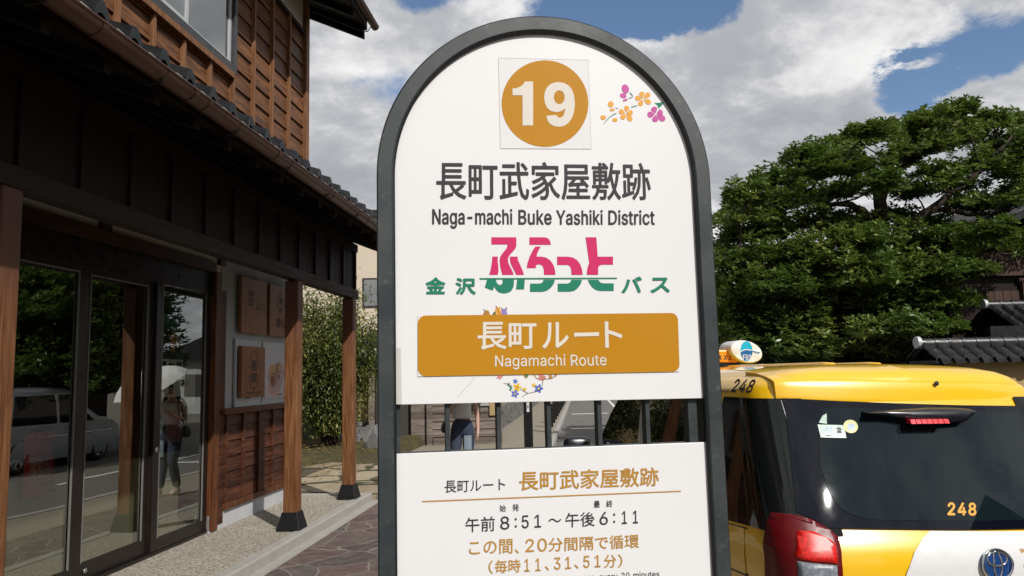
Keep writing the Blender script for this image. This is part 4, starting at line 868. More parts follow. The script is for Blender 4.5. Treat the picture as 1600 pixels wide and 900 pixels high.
# number sticker
st = MB(); st.add([T0(u, v, 0.0) for u, v in Z1([(532, 228), (948, 238), (962, 650), (541, 648)])], [(0, 1, 2, 3)], 0)
st.cur = 0
lay_poly(st, [Z1(ell(747, 440, 201, 200.5, 0, 72))], T0, 1, .0004)
lay_poly(st, [Z1([(654, 338), (692, 338), (692, 542), (643, 542), (643, 402), (597, 402), (596, 371), (615, 369), (632, 362), (646, 351)])], T0, 2, .0008)
nine = chain([(752, 503), (766, 498), (800, 494), (803, 501), (817, 507), (836, 494), (841, 462)], 1)
outer = [(753, 497), (799, 493), (804, 501), (814, 506), (826, 503), (834, 492), (839, 475), (841, 461)] + [(830, 471), (815, 478), (797, 480), (775, 475), (757, 461), (747, 440), (743, 413), (746, 388), (756, 365), (774, 349), (796, 342), (816, 341), (838, 346), (857, 357), (872, 376), (881, 400), (885, 430), (885, 452), (881, 480), (872, 507), (857, 529), (838, 543), (815, 548), (793, 546), (773, 537), (759, 521)]
hole = ell(813, 411, 25, 32, 0, 28)
lay_poly(st, [Z1(outer), Z1(hole)], T0, 2, .0008)
stk = st.build('number_sticker', ['vinyl_sticker', 'vinyl_gold', 'vinyl_white'], up, fixn=False)
E_ = MB()
for a, c in (((532, 228), (948, 238)), ((948, 238), (962, 650)), ((962, 650), (541, 648)), ((541, 648), (532, 228))):
    lay_poly(E_, [stroke(Z1([a, c]), .0006)], T0, 0, .0003)
E_.build('sticker_edge', 'vinyl_smudge', up, fixn=False)
# place name
L = MB()
T(L, '長町武家屋敷跡', Z1, (243, 887), (1240, 888), (243, 706), .72, False, 0, 0, 1)
T(L, 'Naga-machi', Z2, (120, 485), (550, 485), (120, 377), .62, True, 0, 10); T(L, 'Buke', Z2, (581, 464), (760, 464), (581, 383), .62, True, 0, 10)
T(L, 'Yashiki', Z2, (783, 465), (1033, 465), (783, 383), .62, True, 0, 10); T(L, 'District', Z2, (1062, 465), (1311, 465), (1062, 384), .62, True, 0, 10)
L.build('place_name', 'vinyl_ink', up, fixn=False)
# bus emblem
L = MB()
pink = [[(175, 88), (432, 88), (432, 175), (425, 200), (405, 225), (365, 268), (350, 295), (345, 325), (350, 355), (370, 395), (395, 445), (404, 475), (288, 475), (275, 430), (264, 380), (260, 320), (268, 285), (285, 258), (325, 210), (338, 185), (338, 162), (175, 162)],
        [(185, 287), (240, 287), (240, 340), (246, 385), (248, 440), (240, 475), (153, 475), (168, 420), (180, 350)],
        [(366, 287), (446, 287), (446, 315), (470, 370), (500, 440), (510, 475), (430, 475), (415, 440), (385, 385), (370, 345), (366, 315)],
        [(567, 88), (720, 88), (750, 95), (772, 112), (783, 140), (787, 165), (567, 165)],
        [(627, 184), (683, 184), (660, 225), (645, 260), (640, 287), (690, 287), (740, 298), (785, 330), (815, 375), (830, 425), (835, 475), (717, 475), (715, 420), (705, 390), (690, 372), (660, 366), (635, 375), (632, 405), (538, 405), (548, 350), (570, 285), (600, 225)],
        [(852, 287), (960, 287), (1010, 295), (1055, 320), (1090, 365), (1108, 415), (1115, 475), (1000, 475), (997, 420), (988, 390), (965, 373), (852, 373)],
        [(1145, 88), (1256, 88), (1268, 250), (1270, 287), (1428, 287), (1428, 370), (1320, 370), (1290, 378), (1276, 395), (1273, 475), (1158, 475), (1160, 430), (1170, 385), (1183, 355), (1175, 300)]]
green = [[(53, 508), (1468, 503), (1468, 518), (53, 525)], [(130, 526), (222, 526), (215, 560), (200, 610), (188, 637), (107, 607)],
         [(407, 526), (407, 570), (400, 605), (380, 640), (345, 660), (300, 667), (255, 657), (225, 632), (205, 600), (214, 560), (222, 526), (228, 550), (240, 570), (262, 580), (282, 572), (290, 555), (290, 526)],
         [(440, 526), (518, 526), (512, 625), (428, 625)], [(712, 526), (830, 526), (815, 570), (785, 610), (745, 638), (700, 650), (573, 650), (573, 565), (670, 565), (700, 555)],
         [(998, 526), (1108, 526), (1095, 570), (1065, 612), (1030, 638), (985, 648), (858, 648), (858, 565), (960, 565), (985, 553)], [(1168, 526), (1278, 526), (1285, 540), (1300, 555), (1330, 562), (1435, 562), (1435, 641), (1290, 641), (1250, 630), (1215, 605), (1185, 565)]]
for p in pink: lay_poly(L, [ZL(p)], T0, 0)
for p in green: lay_poly(L, [ZL(p)], T0, 1)
T(L, '金', Z2, (85, 834), (192, 834), (85, 744), .95, False, 1, 0, 2); T(L, '沢', Z2, (245, 837), (354, 837), (245, 747), .95, False, 1, 0, 2)
T(L, 'バ', Z2, (1133, 829), (1242, 827), (1133, 741), .95, False, 1, 0, 2); T(L, 'ス', Z2, (1288, 828), (1391, 826), (1288, 746), .95, False, 1, 0, 2)
L.build('bus_emblem', ['vinyl_pink', 'vinyl_green'], up, fixn=False)
# blossom branch
L = MB(); PM, PO_, PG, PT = 0, 1, 2, 3
def petals(c, tips, mt, wd=40):
    for tx, ty in tips:
        d = Vector((tx - c[0], ty - c[1])); n = d.normalized(); r = d.length; pts = []
        q = Vector((-n.y, n.x))
        prof = [(.16, .03), (.45, .45), (.8, .92), (1.05, 1.0), (1.3, .85), (1.46, .45), (1.5, 0)]
        for a, b in prof: v = Vector(c) + n * r * a + q * wd * b; pts.append((v.x, v.y))
        for a, b in prof[::-1][1:]: v = Vector(c) + n * r * a - q * wd * b; pts.append((v.x, v.y))
        lay_poly(L, [ZF(pts)], T0, mt)
for e, mt in ((ell(733, 238, 54, 72, -22), 0), (ell(700, 342, 52, 38, 12), 0), (ell(730, 410, 40, 17, -18), 0), (ell(508, 475, 44, 46), 1), (ell(530, 560, 38, 22), 1), (ell(390, 680, 44, 35), 1), (ell(572, 718, 40, 29), 1)): lay_poly(L, [ZF(e)], T0, mt)
petals((1005, 392), [(988, 318), (1075, 335), (925, 381), (970, 462), (1085, 438)], 1); petals((738, 605), [(753, 535), (812, 605), (668, 590), (697, 672), (798, 690)], 1)
petals((1205, 625), [(1178, 552), (1275, 603), (1118, 634), (1194, 708), (1298, 690)], 0, 48)
lay_poly(L, [ZF([(1185, 455), (1255, 452), (1320, 440), (1330, 448), (1290, 500), (1245, 540), (1235, 495)])], T0, 2)
for p, a, b in (([(400, 785), (430, 735), (480, 685), (540, 640), (595, 613)], 8, 18), ([(825, 522), (915, 495)], 16, 16), ([(805, 295), (850, 352)], 22, 16), ([(785, 384), (845, 365)], 18, 14), ([(580, 532), (625, 540)], 12, 8)): lay_poly(L, [ZF(stroke(p, a, b))], T0, 3)
L.build('blossom_branch', ['vinyl_magenta', 'vinyl_orange', 'vinyl_green', 'vinyl_greygreen'], up, fixn=False)
# small flower wreath that the label half covers
L = MB()
def fl(cx, cy, r, mt, eye=None):
    lay_poly(L, [ZE([(cx + r * (.80 + .24 * cos(5 * a)) * cos(a), cy + r * (.80 + .24 * cos(5 * a)) * sin(a)) for a in [2 * pi * k / 40 for k in range(40)]])], T0, mt)
    if eye is not None: lay_poly(L, [ZE(ell(cx, cy, r * .25, r * .25, 0, 10))], T0, eye, .0004)
for p in ([(380, 797), (400, 780), (425, 768), (465, 760), (500, 752), (525, 735), (540, 700), (545, 668)], [(365, 735), (395, 752), (425, 768)], [(232, 690), (265, 692), (300, 712)], [(540, 640), (570, 655), (620, 650), (650, 625)]): lay_poly(L, [ZE(stroke(p, 4, 4))], T0, 6)
lay_poly(L, [ZE(stroke([(468, 612), (490, 645), (525, 660), (565, 655)], 7))], T0, 5)
fl(340, 720, 34, 1, 5); fl(322, 772, 32, 0, 1); fl(510, 730, 36, 0, 1); fl(325, 672, 20, 0); fl(398, 735, 17, 1); fl(472, 703, 18, 1); fl(535, 638, 34, 2, 5); fl(605, 635, 20, 5); fl(645, 622, 14, 5); fl(200, 633, 26, 2)
for e in (ell(283, 715, 10, 6, 30), ell(292, 728, 12, 7, -30), ell(285, 742, 10, 6, 60), ell(275, 690, 8, 5, 70), ell(268, 703, 9, 5, 10)): lay_poly(L, [ZE(e)], T0, 3)
lay_poly(L, [ZE([(382, 610), (430, 610), (425, 635), (412, 652), (395, 635)])], T0, 5); lay_poly(L, [ZE([(398, 612), (430, 612), (424, 634), (414, 645)])], T0, 3, .0003)
for p, mt in (([(66, 150), (72, 125), (95, 105), (112, 110), (126, 150)], 5), ([(138, 150), (152, 122), (166, 118), (172, 150)], 3), ([(155, 150), (168, 90), (200, 78), (222, 150)], 4), ([(212, 150), (216, 100), (252, 92), (264, 150)], 7), ([(72, 140), (120, 120), (118, 128), (76, 148)], 2)): lay_poly(L, [ZE(p)], T0, mt)
for p in ([(170, 70), (200, 138)], [(212, 85), (225, 105)], [(72, 98), (90, 120)], [(252, 82), (258, 100)]): lay_poly(L, [ZE(stroke(p, 4))], T0, 6, .0003)
L.build('flower_wreath', ['vinyl_blue', 'vinyl_yellow', 'vinyl_rose', 'vinyl_green', 'vinyl_orange', 'vinyl_gold_light', 'vinyl_twig', 'vinyl_violet'], up, fixn=False)
# route label over the wreath
L = MB(); cs = Z3([(162, 167), (1396.5, 154), (1405.5, 433), (162, 456)])
T1 = s3d(PO + .0016)
L.add([T1(u, v, 0) for u, v in cs], [(0, 1, 2, 3)], 1)
cv = [Vector(c) for c in cs]; rr = 11.5 * PX; rp = []
for i in range(4):
    p = cv[i]; a = (cv[i - 1] - p).normalized(); c = (cv[(i + 1) % 4] - p).normalized(); ctr = p + (a + c) * rr; p0, p1 = p + a * rr, p + c * rr
    for k in range(9):
        tq = k / 8; v = (p0 - ctr) * (1 - tq) + (p1 - ctr) * tq; v = v.normalized() * rr; q = ctr + v; rp.append((q.x, q.y))
lay_poly(L, [rp], T1, 0, .0004)
def TT(s, BL, BR, TL, smear, latin=False, track=0, rings=1):
    a, b_, c = Z3([BL, BR, TL]); lay_text(L, s, a, b_, c, T1, smear * PX, latin, 2, track, rings, .0008)
TT('長町', (445, 330), (726, 326), (445, 198), .75); TT('ル', (752, 324), (878, 320), (752, 200), .75); TT('ー', (903, 268), (1022, 265), (903, 248), .3); TT('ト', (1050, 320), (1135, 318), (1047, 195), .75)
TT('Nagamachi', (528, 425), (862, 420), (528, 355), .18, True, 6); TT('Route', (888, 407), (1058, 404), (886, 353), .18, True, 6)
L.build('route_label', ['vinyl_gold', 'vinyl_sticker', 'vinyl_white'], up, fixn=False)
L = MB(); lay_poly(L, [Z3([(52, 322), (80, 320), (86, 588), (54, 588)])], T0, 0); lay_poly(L, [stroke(Z3([(350, 555), (390, 510), (430, 462)]), .0010)], T0, 0)
L.build('tape_residue', 'vinyl_smudge', up, fixn=False)
# lower panel lettering
L = MB()
def G(s, x0, x1, yb, yt, smear=.12, latin=False, m=0, track=0, slope=-.0505):
    ya = yb + slope * 0; T(L, s, Z4, (x0, yb), (x1, yb + slope * (x1 - x0)), (x0, yt), smear, latin, m, track)
G('長町ルート', 289, 577, 271, 213, .1, slope=-.040)
G('長町武家屋敷跡', 643, 1308, 261, 168, .42, m=1, slope=-.034)
lay_poly(L, [stroke(Z4([(182, 312), (1412, 263)]), .0023)], T0, 1)
G('始', 550, 580, 361, 328, .1); G('発', 611, 642, 358, 325, .1); G('最', 998, 1027, 342, 309, .1); G('終', 1057, 1087, 340, 306, .1)
G('午前', 388, 528, 459, 388, .18); G('8', 553, 597, 446, 383, .2, True); G(':', 622, 632, 436, 390, .1, True); G('51', 655, 748, 440, 378, .2, True, 0, 150); G('〜', 782, 843, 412, 393, .2); G('午後', 863, 1003, 436, 366, .18); G('6', 1025, 1065, 424, 362, .2, True); G(':', 1090, 1100, 414, 368, .1, True); G('11', 1131, 1208, 419, 358, .2, True, 0, 260)
G('この間', 405, 612, 568, 498, .22, m=1); G('、', 622, 642, 560, 538, .2, m=1); G('20', 673, 775, 553, 490, .25, True, 1, 30); G('分間隔で循環', 782, 1213, 551, 484, .22, m=1, slope=-.042)
G('（', 497, 519, 655, 592, .2, m=1); G('毎時', 527, 650, 653, 590, .2, m=1); G('11', 668, 745, 645, 585, .2, True, 1, 260); G('、', 765, 785, 640, 618, .2, m=1); G('31', 808, 890, 636, 578, .2, True, 1, 120); G('、', 905, 925, 632, 610, .2, m=1); G('51', 948, 1030, 628, 570, .2, True, 1, 150); G('分', 1045, 1105, 628, 566, .2, m=1); G('）', 1112, 1134, 626, 563, .2, m=1)
G('The next bus comes once every 20 minutes', 560, 1310, 716, 677, .05, True, 0, 6, slope=-.050)
L.build('timetable_lettering', ['vinyl_ink', 'vinyl_gold_light'], lo, fixn=False)

# ================================================================== CARS
class CarForm:
    """plan outlines stacked by height; local x right, y forward, z up; the rear bumper is at y = 0"""
    def __init__(s, L=4.40, W=.846, H=1.78, nose=.99, taper=.075, lean=.36):
        s.lean = lean
        s.L, s.W, s.H, s.nose, s.taper = L, W, H, nose, taper
        s.ztop = H - .145
    def w(s, z):
        if z < .95: return s.W - .03 * max(0, (.55 - z) / .3) ** 2
        return s.W - s.taper * ((z - .95) / (s.ztop - .95)) ** 1.15
    def yr(s, z):                                          # rear profile at the middle
        pts = [(.2, .05), (.3, .01), (.42, .0), (.62, .0), (.66, .045), (.80, .05), (.93, .048), (.99, .062), (1.03, .085), (s.ztop, .085 + (s.ztop - 1.03) * s.lean)]
        return float(np.interp(z, [p[0] for p in pts], [p[1] for p in pts]))
    def yf(s, z):                                          # front profile at the middle
        L = s.L; pts = [(.2, L - .05), (.45, L), (.70, L - .03), (.88, L - .12), (s.nose, L - .50), (s.nose + .06, L - .88), (s.ztop, L - 1.72)]
        return float(np.interp(z, [p[0] for p in pts], [p[1] for p in pts]))
    def rear(s, x, z):
        w = s.w(z); a = abs(x); r = .13; y = s.yr(z) + .085 * (a / w) ** 2.0
        if a > w - r: q = min(1, (a - (w - r)) / r); y += r * 1.2 * (1 - sqrt(max(0, 1 - q * q)))
        return y
    def front(s, x, z):
        w = s.w(z); a = abs(x); r = .22; y = s.yf(z) - (.16 if z < s.nose else .22) * (a / w) ** 2.0
        if a > w - r: q = min(1, (a - (w - r)) / r); y -= r * (1 - sqrt(max(0, 1 - q * q)))
        return y
    def side(s, y, z):                                     # half width at y
        w = s.w(z); q = max(0, (1.5 - y) / 1.5); return w - .045 * q * q
    def outline(s, z, inset=0.0):
        w = s.w(z); xs = [w * sin(pi / 2 * k / 16) for k in range(-16, 17)]
        P = [(x, s.rear(x, z)) for x in xs]
        y0, y1 = s.rear(w, z), s.front(w, z)
        right = [(w, y0 + (y1 - y0) * k / 24) for k in range(1, 24)]
        F = [(x, s.front(x, z)) for x in xs[::-1]]
        left = [(-w, y1 + (y0 - y1) * k / 24) for k in range(1, 24)]
        o = []
        for x, y in P + right + F + left:
            if abs(x) > .3: sx = s.side(y, z) / w; x *= sx if y < 1.5 else 1
            o.append((x, y))
        return o
    def body(s, mb, lipz=None):
        zs = [.20, .26, .33, .42, .52, .62, .66, .72, .80, .88, .93, .96, .99, 1.03, 1.05, 1.12, 1.2, 1.3, 1.4, 1.5, 1.58, s.ztop]
        zs = [z for z in zs if z <= s.ztop]
        rows = [[(x, y, z) for x, y in s.outline(z)] for z in zs]
        base = s.outline(s.ztop); ye = [(.014, .026, 0), (.035, .048, 0), (.07, .073, .01), (.13, .098, .03), (.22, .118, .07), (.36, .134, .15), (.55, .143, .26), (.72, .145, .36)]
        ym = (s.yr(s.ztop) + s.yf(s.ztop)) / 2
        for e, h, yy in ye:
            row = []
            for x, y in base:
                nx = math.copysign(max(abs(x) - e, .004), x) if abs(x) > .004 else x
                k = yy * 2.0
                ny = y + k * (.55 if y < ym else -.75) * min(1, abs(y - ym) / 1.0)
                row.append((nx, ny, s.ztop + h))
            rows.append(row)
        mb.grid(rows, close=True)
        n = len(rows[0]); o = len(mb.v) - n
        mb.f.append(list(range(o, o + n))[::-1]); mb.m.append(mb.cur)
        return rows
def tess(poly, place, name, mats, parent, step=.06, solid=None, smooth=True):
    """polygon in a 2-D map -> finely divided sheet laid on the body surface by place(u, v)"""
    vs, fs = fill2d([poly]); bm = bmesh.new(); V_ = [bm.verts.new((x, y, 0)) for x, y in vs]
    for f in fs:
        try: bm.faces.new([V_[i] for i in f])
        except ValueError: pass
    bmesh.ops.triangulate(bm, faces=bm.faces)
    xs = [p[0] for p in vs]; ys = [p[1] for p in vs]
    for ax, lo, hi in ((0, min(xs), max(xs)), (1, min(ys), max(ys))):
        k = int((hi - lo) / step)
        for i in range(1, k + 1):
            c = lo + (hi - lo) * i / (k + 1); co = [0, 0, 0]; no = [0, 0, 0]; co[ax] = c; no[ax] = 1
            bmesh.ops.bisect_plane(bm, geom=list(bm.verts) + list(bm.edges) + list(bm.faces), plane_co=co, plane_no=no, dist=1e-5)
    bmesh.ops.triangulate(bm, faces=bm.faces)
    for v in bm.verts: v.co = place(v.co.x, v.co.y)
    bmesh.ops.recalc_face_normals(bm, faces=bm.faces)
    me = bpy.data.meshes.new(name); bm.to_mesh(me); bm.free()
    for q in ([mats] if isinstance(mats, str) else mats): me.materials.append(MATS[q])
    me.polygons.foreach_set('use_smooth', [smooth] * len(me.polygons))
    o = bpy.data.objects.new(name, me); COL.objects.link(o); o.parent = parent
    if solid: sm = o.modifiers.new('solid', 'SOLIDIFY'); sm.thickness = solid; sm.offset = 0
    return o
def wheel(parent, x, y, R=.315, wd=.19, spokes=10):
    s = -1 if x < 0 else 1
    o = MB(); xs = x - s * wd
    o.lathe([(x - s * .015, R * .66), (x, R * .70), (x + s * .004, R * .84), (x - s * .02, R * .96), (x - s * .05, R), (xs + s * .05, R), (xs + s * .02, R * .96), (xs, R * .7), (x - s * .09, R * .66), (x - s * .015, R * .66)], 40, (0, y, R), 'x')
    h = bpy.data.objects.new('wheel', None); COL.objects.link(h); h.parent = parent
    o.build('tyre', 'rubber', h, smooth=True)
    m = MB(); m.lathe([(x - s * .012, R * .69), (x - s * .02, R * .60), (x - s * .07, R * .60), (x - s * .07, .01)], 40, (0, y, R), 'x')
    m.lathe([(x - s * .012, .001), (x - s * .012, R * .16), (x - s * .03, R * .2)], 20, (0, y, R), 'x')
    for k in range(spokes):
        a = 2 * pi * k / spokes; d = Vector((0, cos(a), sin(a))); n = Vector((0, -sin(a), cos(a))); C = Vector((0, y, R))
        m.hexa([C + d * r + n * (wn * q) + Vector((x - s * dx, 0, 0)) for dx in (.014, .045) for r, wn in ((R * .12, .022), (R * .64, .03)) for q in (-1, 1)])
    sharp(m.build('rim', 'chrome', h))
def side_poly(cf, pts, name, mat, parent, sgn=-1, off=.005, step=.12, solid=None):
    return tess(pts, lambda y, z: Vector((sgn * (cf.side(y, z) + off), y, z)), name, mat, parent, step, solid)

# ---- the yellow taxi -------------------------------------------------------
TA = radians(9.45); TP = Vector((2.014, 3.43, 0)); TH = Vector((-sin(TA), cos(TA), 0)); TR = Vector((cos(TA), sin(TA), 0))
TRO = radians(1.2); TU = Vector((0, 0, 1)) * cos(TRO) + TR * sin(TRO); TR = TR * cos(TRO) - Vector((0, 0, 1)) * sin(TRO)   # it leans a little to its right on the cambered road
taxi = thing('taxi', 'yellow and white hatchback taxi number 248 with dark rear window and lit roof sign', 'taxi', TP, TA); taxi.rotation_euler = Matrix((TR, TH, TU)).transposed().to_euler()
CF = CarForm(4.5, .88, 1.812, 1.0, .085, .50)
def tloc(P): q = Vector(P) - TP; return Vector((q.dot(TR), q.dot(TH), q.dot(TU)))
_eye = tloc(EYEP)
def tray(px, py):
    d = ray(px, py); return Vector((d.dot(TR), d.dot(TH), d.dot(TU)))
def trear(px, py):
    """where the photo's pixel meets the taxi's rear face -> (x, z)"""
    d = tray(px, py); y = .1
    for _ in range(30):
        k = (y - _eye.y) / d.y; x = _eye.x + d.x * k; z = _eye.z + d.z * k; y = .6 * y + .4 * CF.rear(max(-CF.w(z), min(CF.w(z), x)), z)
    return (x, z)
def tside(px, py):
    d = tray(px, py); w = .8
    for _ in range(20):
        k = (-w - _eye.x) / d.x; y = _eye.y + d.y * k; z = _eye.z + d.z * k; w = .5 * w + .5 * CF.side(y, z)
    return (y, z)
def TB(x, z, off): return Vector((x, CF.rear(max(-CF.w(z), min(CF.w(z), x)), z) - off, z))
rp = lambda pts: [trear(*p) for p in pts]
m = MB(); CF.body(m); body = m.build('body', 'taxi_yellow', taxi, smooth=True); sharp(body, 40)
def tr(pts, name, mat, off, parent=taxi, step=.05): return tess(rp(pts), lambda x, z: TB(x, z, off), name, mat, parent, step)
CW = CF.w
# dark wrap from the rear quarter windows round to the glass
def quarter(sgn):
    P = []
    for z in np.linspace(1.045, CF.ztop - .030, 9):
        row = []
        for k in range(9): x = .585 + (CF.w(z) - .004 - .585) * sin(pi / 2 * k / 8); row.append((sgn * (x + .002), CF.rear(x, z) - .005, z))
        y0 = CF.rear(CF.w(z), z)
        for k in range(1, 9): y = y0 + (1.02 - .30 * (z - 1.05) - y0) * k / 8; row.append((sgn * (CF.side(y, z) + .005), y, z + (-.05 * (y - .2) if z < 1.1 else 0)))
        P.append(row)
    m = MB(); m.grid(P); return m.build('quarter_window', 'car_glass_side', taxi, smooth=True)
quarter(-1); quarter(1)
glass = tr([(1224, 622), (1300, 626), (1400, 630), (1500, 633), (1597, 634), (1616, 825), (1500, 827), (1400, 826), (1290, 824), (1272, 812), (1242, 799), (1232, 700)], 'rear_window', 'car_glass', .010)
tr([(1276, 655), (1284, 640), (1300, 636), (1590, 645), (1603, 700), (1608, 812), (1500, 813), (1413, 812), (1370, 811.5), (1346, 809), (1328, 803), (1313, 795), (1302, 783), (1293, 766), (1285, 745), (1279, 727)], 'inner_pane', 'car_glass_inner', .0125, glass)
# spoiler: the overhanging top of the tailgate
P = []
_sl = rp([(1223, 624), (1300, 628), (1400, 631.5), (1500, 634.5), (1597, 636.5)]) if True else []
for k in range(49):
    x = -.70 + 1.40 * k / 48; a = abs(x) / .70; zz = CF.ztop; y = CF.rear(x, zz); d = .020 * a ** 3
    zl = float(np.interp(x, [p[0] for p in _sl], [p[1] for p in _sl])); zl = max(1.57, min(zz, zl)); e = zl - zz
    rows_ = [(.05, -.010, 1), (-.020, -.014, 1), (-.026, -.006, 1), (-.022, .02, .95), (-.012, .058 - d * .3, .85), (-.004, .088 - d * .8, .75), (.006, .100 - d, .7), (.07, .114 - d * 1.3, .4), (.18, .126 - d * 1.5, .1), (.30, .134 - d * 1.7, 0), (.30, .09 - d, 0)]
    tp = 1 - .4 * a ** 7; P.append([(x, y + (dy * tp if dy < 0 else dy), zz + dz + e * f_) for dy, dz, f_ in rows_])
m = MB(); m.grid(P); m.f.append([i for i in range(11)]); m.m.append(0); o_ = len(m.v) - 11; m.f.append([o_ + i for i in range(11)][::-1]); m.m.append(0)
sp = m.build('spoiler', 'taxi_yellow', taxi, smooth=True); sharp(sp, 50)
SPZ = CF.ztop - .030
m = MB(); xw = .135; zz = SPZ + .058; yy = CF.rear(xw, CF.ztop) - .135 + .012
q = trear(1461, 619); m.lathe([(0, .001), (0, .012), (.006, .011), (.010, .001)], 14, (q[0] + .01, 0, 0), 'y'); 
nz = m.build('washer_nozzle', 'ink_black', taxi, smooth=True); nz.location = (0, CF.rear(q[0], CF.ztop) - .018, SPZ + .070)
# roof ribs
for x0 in (-.42, -.14, .14, .42):
    m = MB(); ys = np.linspace(.85, 2.25, 14); hz = lambda x, y: CF.H - .003 - .030 * (abs(x) / .6) ** 3
    m.tube([(x0, y, CF.H - .008 - .055 * (abs(x0) / .6) ** 2.4 + (.006 if 0 < i < 13 else 0)) for i, y in enumerate(ys)], .016, 8); m.build('roof_rib', 'taxi_yellow', taxi, smooth=True)
# tailgate seam lines
for sx_ in ((1222, 585), (1600, 634)):
    a = -.672 if sx_[0] < 1400 else .672
    m = MB(); m.tube([(a, CF.rear(a, z) - .004, z) for z in np.linspace(1.09, CF.ztop - .03, 14)], .0042, 6); m.build('tailgate_seam', 'car_black', taxi, smooth=True)
    m = MB(); m.tube([(a - .012, CF.rear(a - .012, z) - .004, z) for z in np.linspace(1.10, CF.ztop - .04, 14)], .0022, 6); m.build('seam_glint', 'alu', taxi, smooth=True)
# lower white livery sweep
tr([(1452, 829), (1640, 829), (1652, 960), (1400, 960), (1408, 920), (1418, 890), (1428, 862), (1440, 842)], 'white_livery', 'taxi_white', .0045)
# tail lamps, one each side, wrapping the corner
def lamp(sgn):
    outer = rp([(1204, 800), (1232, 803), (1262, 811), (1292, 828), (1304, 840), (1309, 880), (1312, 930), (1196, 930), (1194, 850), (1197, 812)])
    red = rp([(1237, 826), (1262, 827), (1285, 838), (1296, 845), (1300, 877), (1234, 869)]); clear = rp([(1238, 873), (1299, 880), (1302, 928), (1240, 928)])
    rim = rp([(1197, 806), (1204, 799), (1232, 802), (1262, 812), (1262, 816), (1232, 807), (1208, 805), (1206, 930), (1196, 930)])
    xm = -(max(p[0] for p in outer) + min(p[0] for p in outer)) if sgn > 0 else 0
    fl = lambda pts: [(-p[0], p[1]) for p in pts][::-1] if sgn > 0 else pts
    o = tess(fl(outer), lambda x, z: TB(x, z, .022), 'tail_lamp', 'lamp_dark_red', taxi, .03, .03)
    tess(fl(rim), lambda x, z: TB(x, z, .040), 'lamp_rim', 'lamp_dark_red', o, .03, .004)
    tess(fl(red), lambda x, z: TB(x, z, .042), 'brake_lens', 'lamp_red', o, .03, .006)
    tess(fl(clear), lambda x, z: TB(x, z, .040), 'reverse_lens', 'lamp_clear', o, .03, .006)
lamp(-1); lamp(1)
# wiper housing with the high stop lamp
P = []; hp = [(1343, 643), (1374, 640), (1405, 638), (1440, 636), (1475, 636), (1500, 637), (1511, 641)]; lp = [(1343, 648), (1374, 652), (1405, 657), (1440, 661), (1475, 662), (1498, 660), (1511, 649)]
for a, b in zip(rp(hp), rp(lp)):
    P.append([TB(a[0], a[1], .008), TB(a[0], a[1] - .004, .060), TB((a[0] + b[0]) / 2, (a[1] * .75 + b[1] * .25), .080), TB(b[0], b[1] + .012, .060), TB(b[0], b[1], .008)])
m = MB(); m.grid(P); wh = m.build('wiper_housing', 'car_black', taxi, smooth=True)
xs = [trear(1404 + 60 * k / 7, 656)[0] for k in range(8)]; zl = trear(1436, 657)[1]
m = MB()
for a, b in zip(xs[:-1], xs[1:]):
    m.hexa([TB(x, z, o) for o in (.05, .083) for x in (a + .002, b - .002) for z in (zl - .010, zl + .010)])
m.box(0, 0, 0, 0, 0, 0) if False else None
m.build('stop_lamp', 'lamp_led', wh)
# emblem: three chrome ovals on a blue ground
ec = trear(1553.5, 881); pxm = (Vector(trear(1600, 860)) - Vector(trear(1500, 860))).length / 100; ew, eh = 23 * pxm, 20 * pxm
def oval(cx, cz, rx, rz, wd, off): return MBoval
eo = tess(ell(ec[0], ec[1], ew, eh, 0, 40), lambda x, z: TB(x, z, .014), 'emblem', 'emblem_blue', taxi, .03, .012)
m = MB()
def loop(cx, cz, rx, rz, r, n=40): m.tube([tuple(TB(ec[0] + cx + rx * cos(2 * pi * k / n), ec[1] + cz + rz * sin(2 * pi * k / n), .022)) for k in range(n + 1)], r, 8, cap=False)
loop(0, 0, ew, eh, .0055); loop(0, eh * .38, ew * .66, eh * .44, .0042); loop(0, eh * .02, ew * .27, eh * .86, .0045)
m.build('emblem_ovals', 'chrome', eo, smooth=True)
# numbers and stickers
L = MB(); TX = lambda x, z, w_: tuple(TB(x, z, .0135 + w_))
def tt(mb, s, BL, BR, TL, m_, smear=0, latin=True, f=trear, T3=TX, track=0, base=0): lay_text(mb, s, f(*BL), f(*BR), f(*TL), T3, smear, latin, m_, track, 1, base)
tt(L, '248', (1477, 804.5), (1522, 805), (1477.5, 784), 0, .0022, track=60)
L.build('fleet_number', 'vinyl_orange', taxi, fixn=False)
L = MB(); lay_poly(L, [rp([(1275, 663), (1316, 664), (1320, 684), (1280, 683)])], TX, 0); lay_poly(L, [rp(ell(1326.5, 666, 11.5, 10.2, 20, 24))], TX, 1, .0004); lay_poly(L, [rp([(1277, 660), (1283, 649), (1289, 646), (1289.5, 662)])], TX, 0, .0002)
tt(L, '2', (1305, 676), (1313, 676), (1304, 667), 3, .003, base=.0008); tt(L, '横', (1321, 672), (1333, 672), (1321, 661), 2, .001, False, base=.0008)
lay_poly(L, [rp(stroke([(1282, 672), (1282.5, 675), (1286, 676), (1289, 674), (1289.5, 668), (1297, 668), (1297.5, 671), (1294, 672), (1298, 676)], 1.9))], TX, 2, .0008)
lay_poly(L, [rp([(1288, 679.5), (1296, 679.5), (1296, 680.8), (1288, 680.8)])], TX, 3, .0008)
L.build('permit_sticker', ['sticker_green', 'sticker_yellow', 'deep_blue', 'vinyl_ink'], taxi, fixn=False)
L = MB(); lay_poly(L, [rp([(1592, 857), (1650, 857), (1655, 888), (1598, 886)])], lambda x, z, w_: tuple(TB(x, z, .006 + w_)), 0); lay_poly(L, [rp(stroke([(1599, 863), (1605, 862), (1604, 876)], 3))], lambda x, z, w_: tuple(TB(x, z, .006 + w_)), 1, .0004)
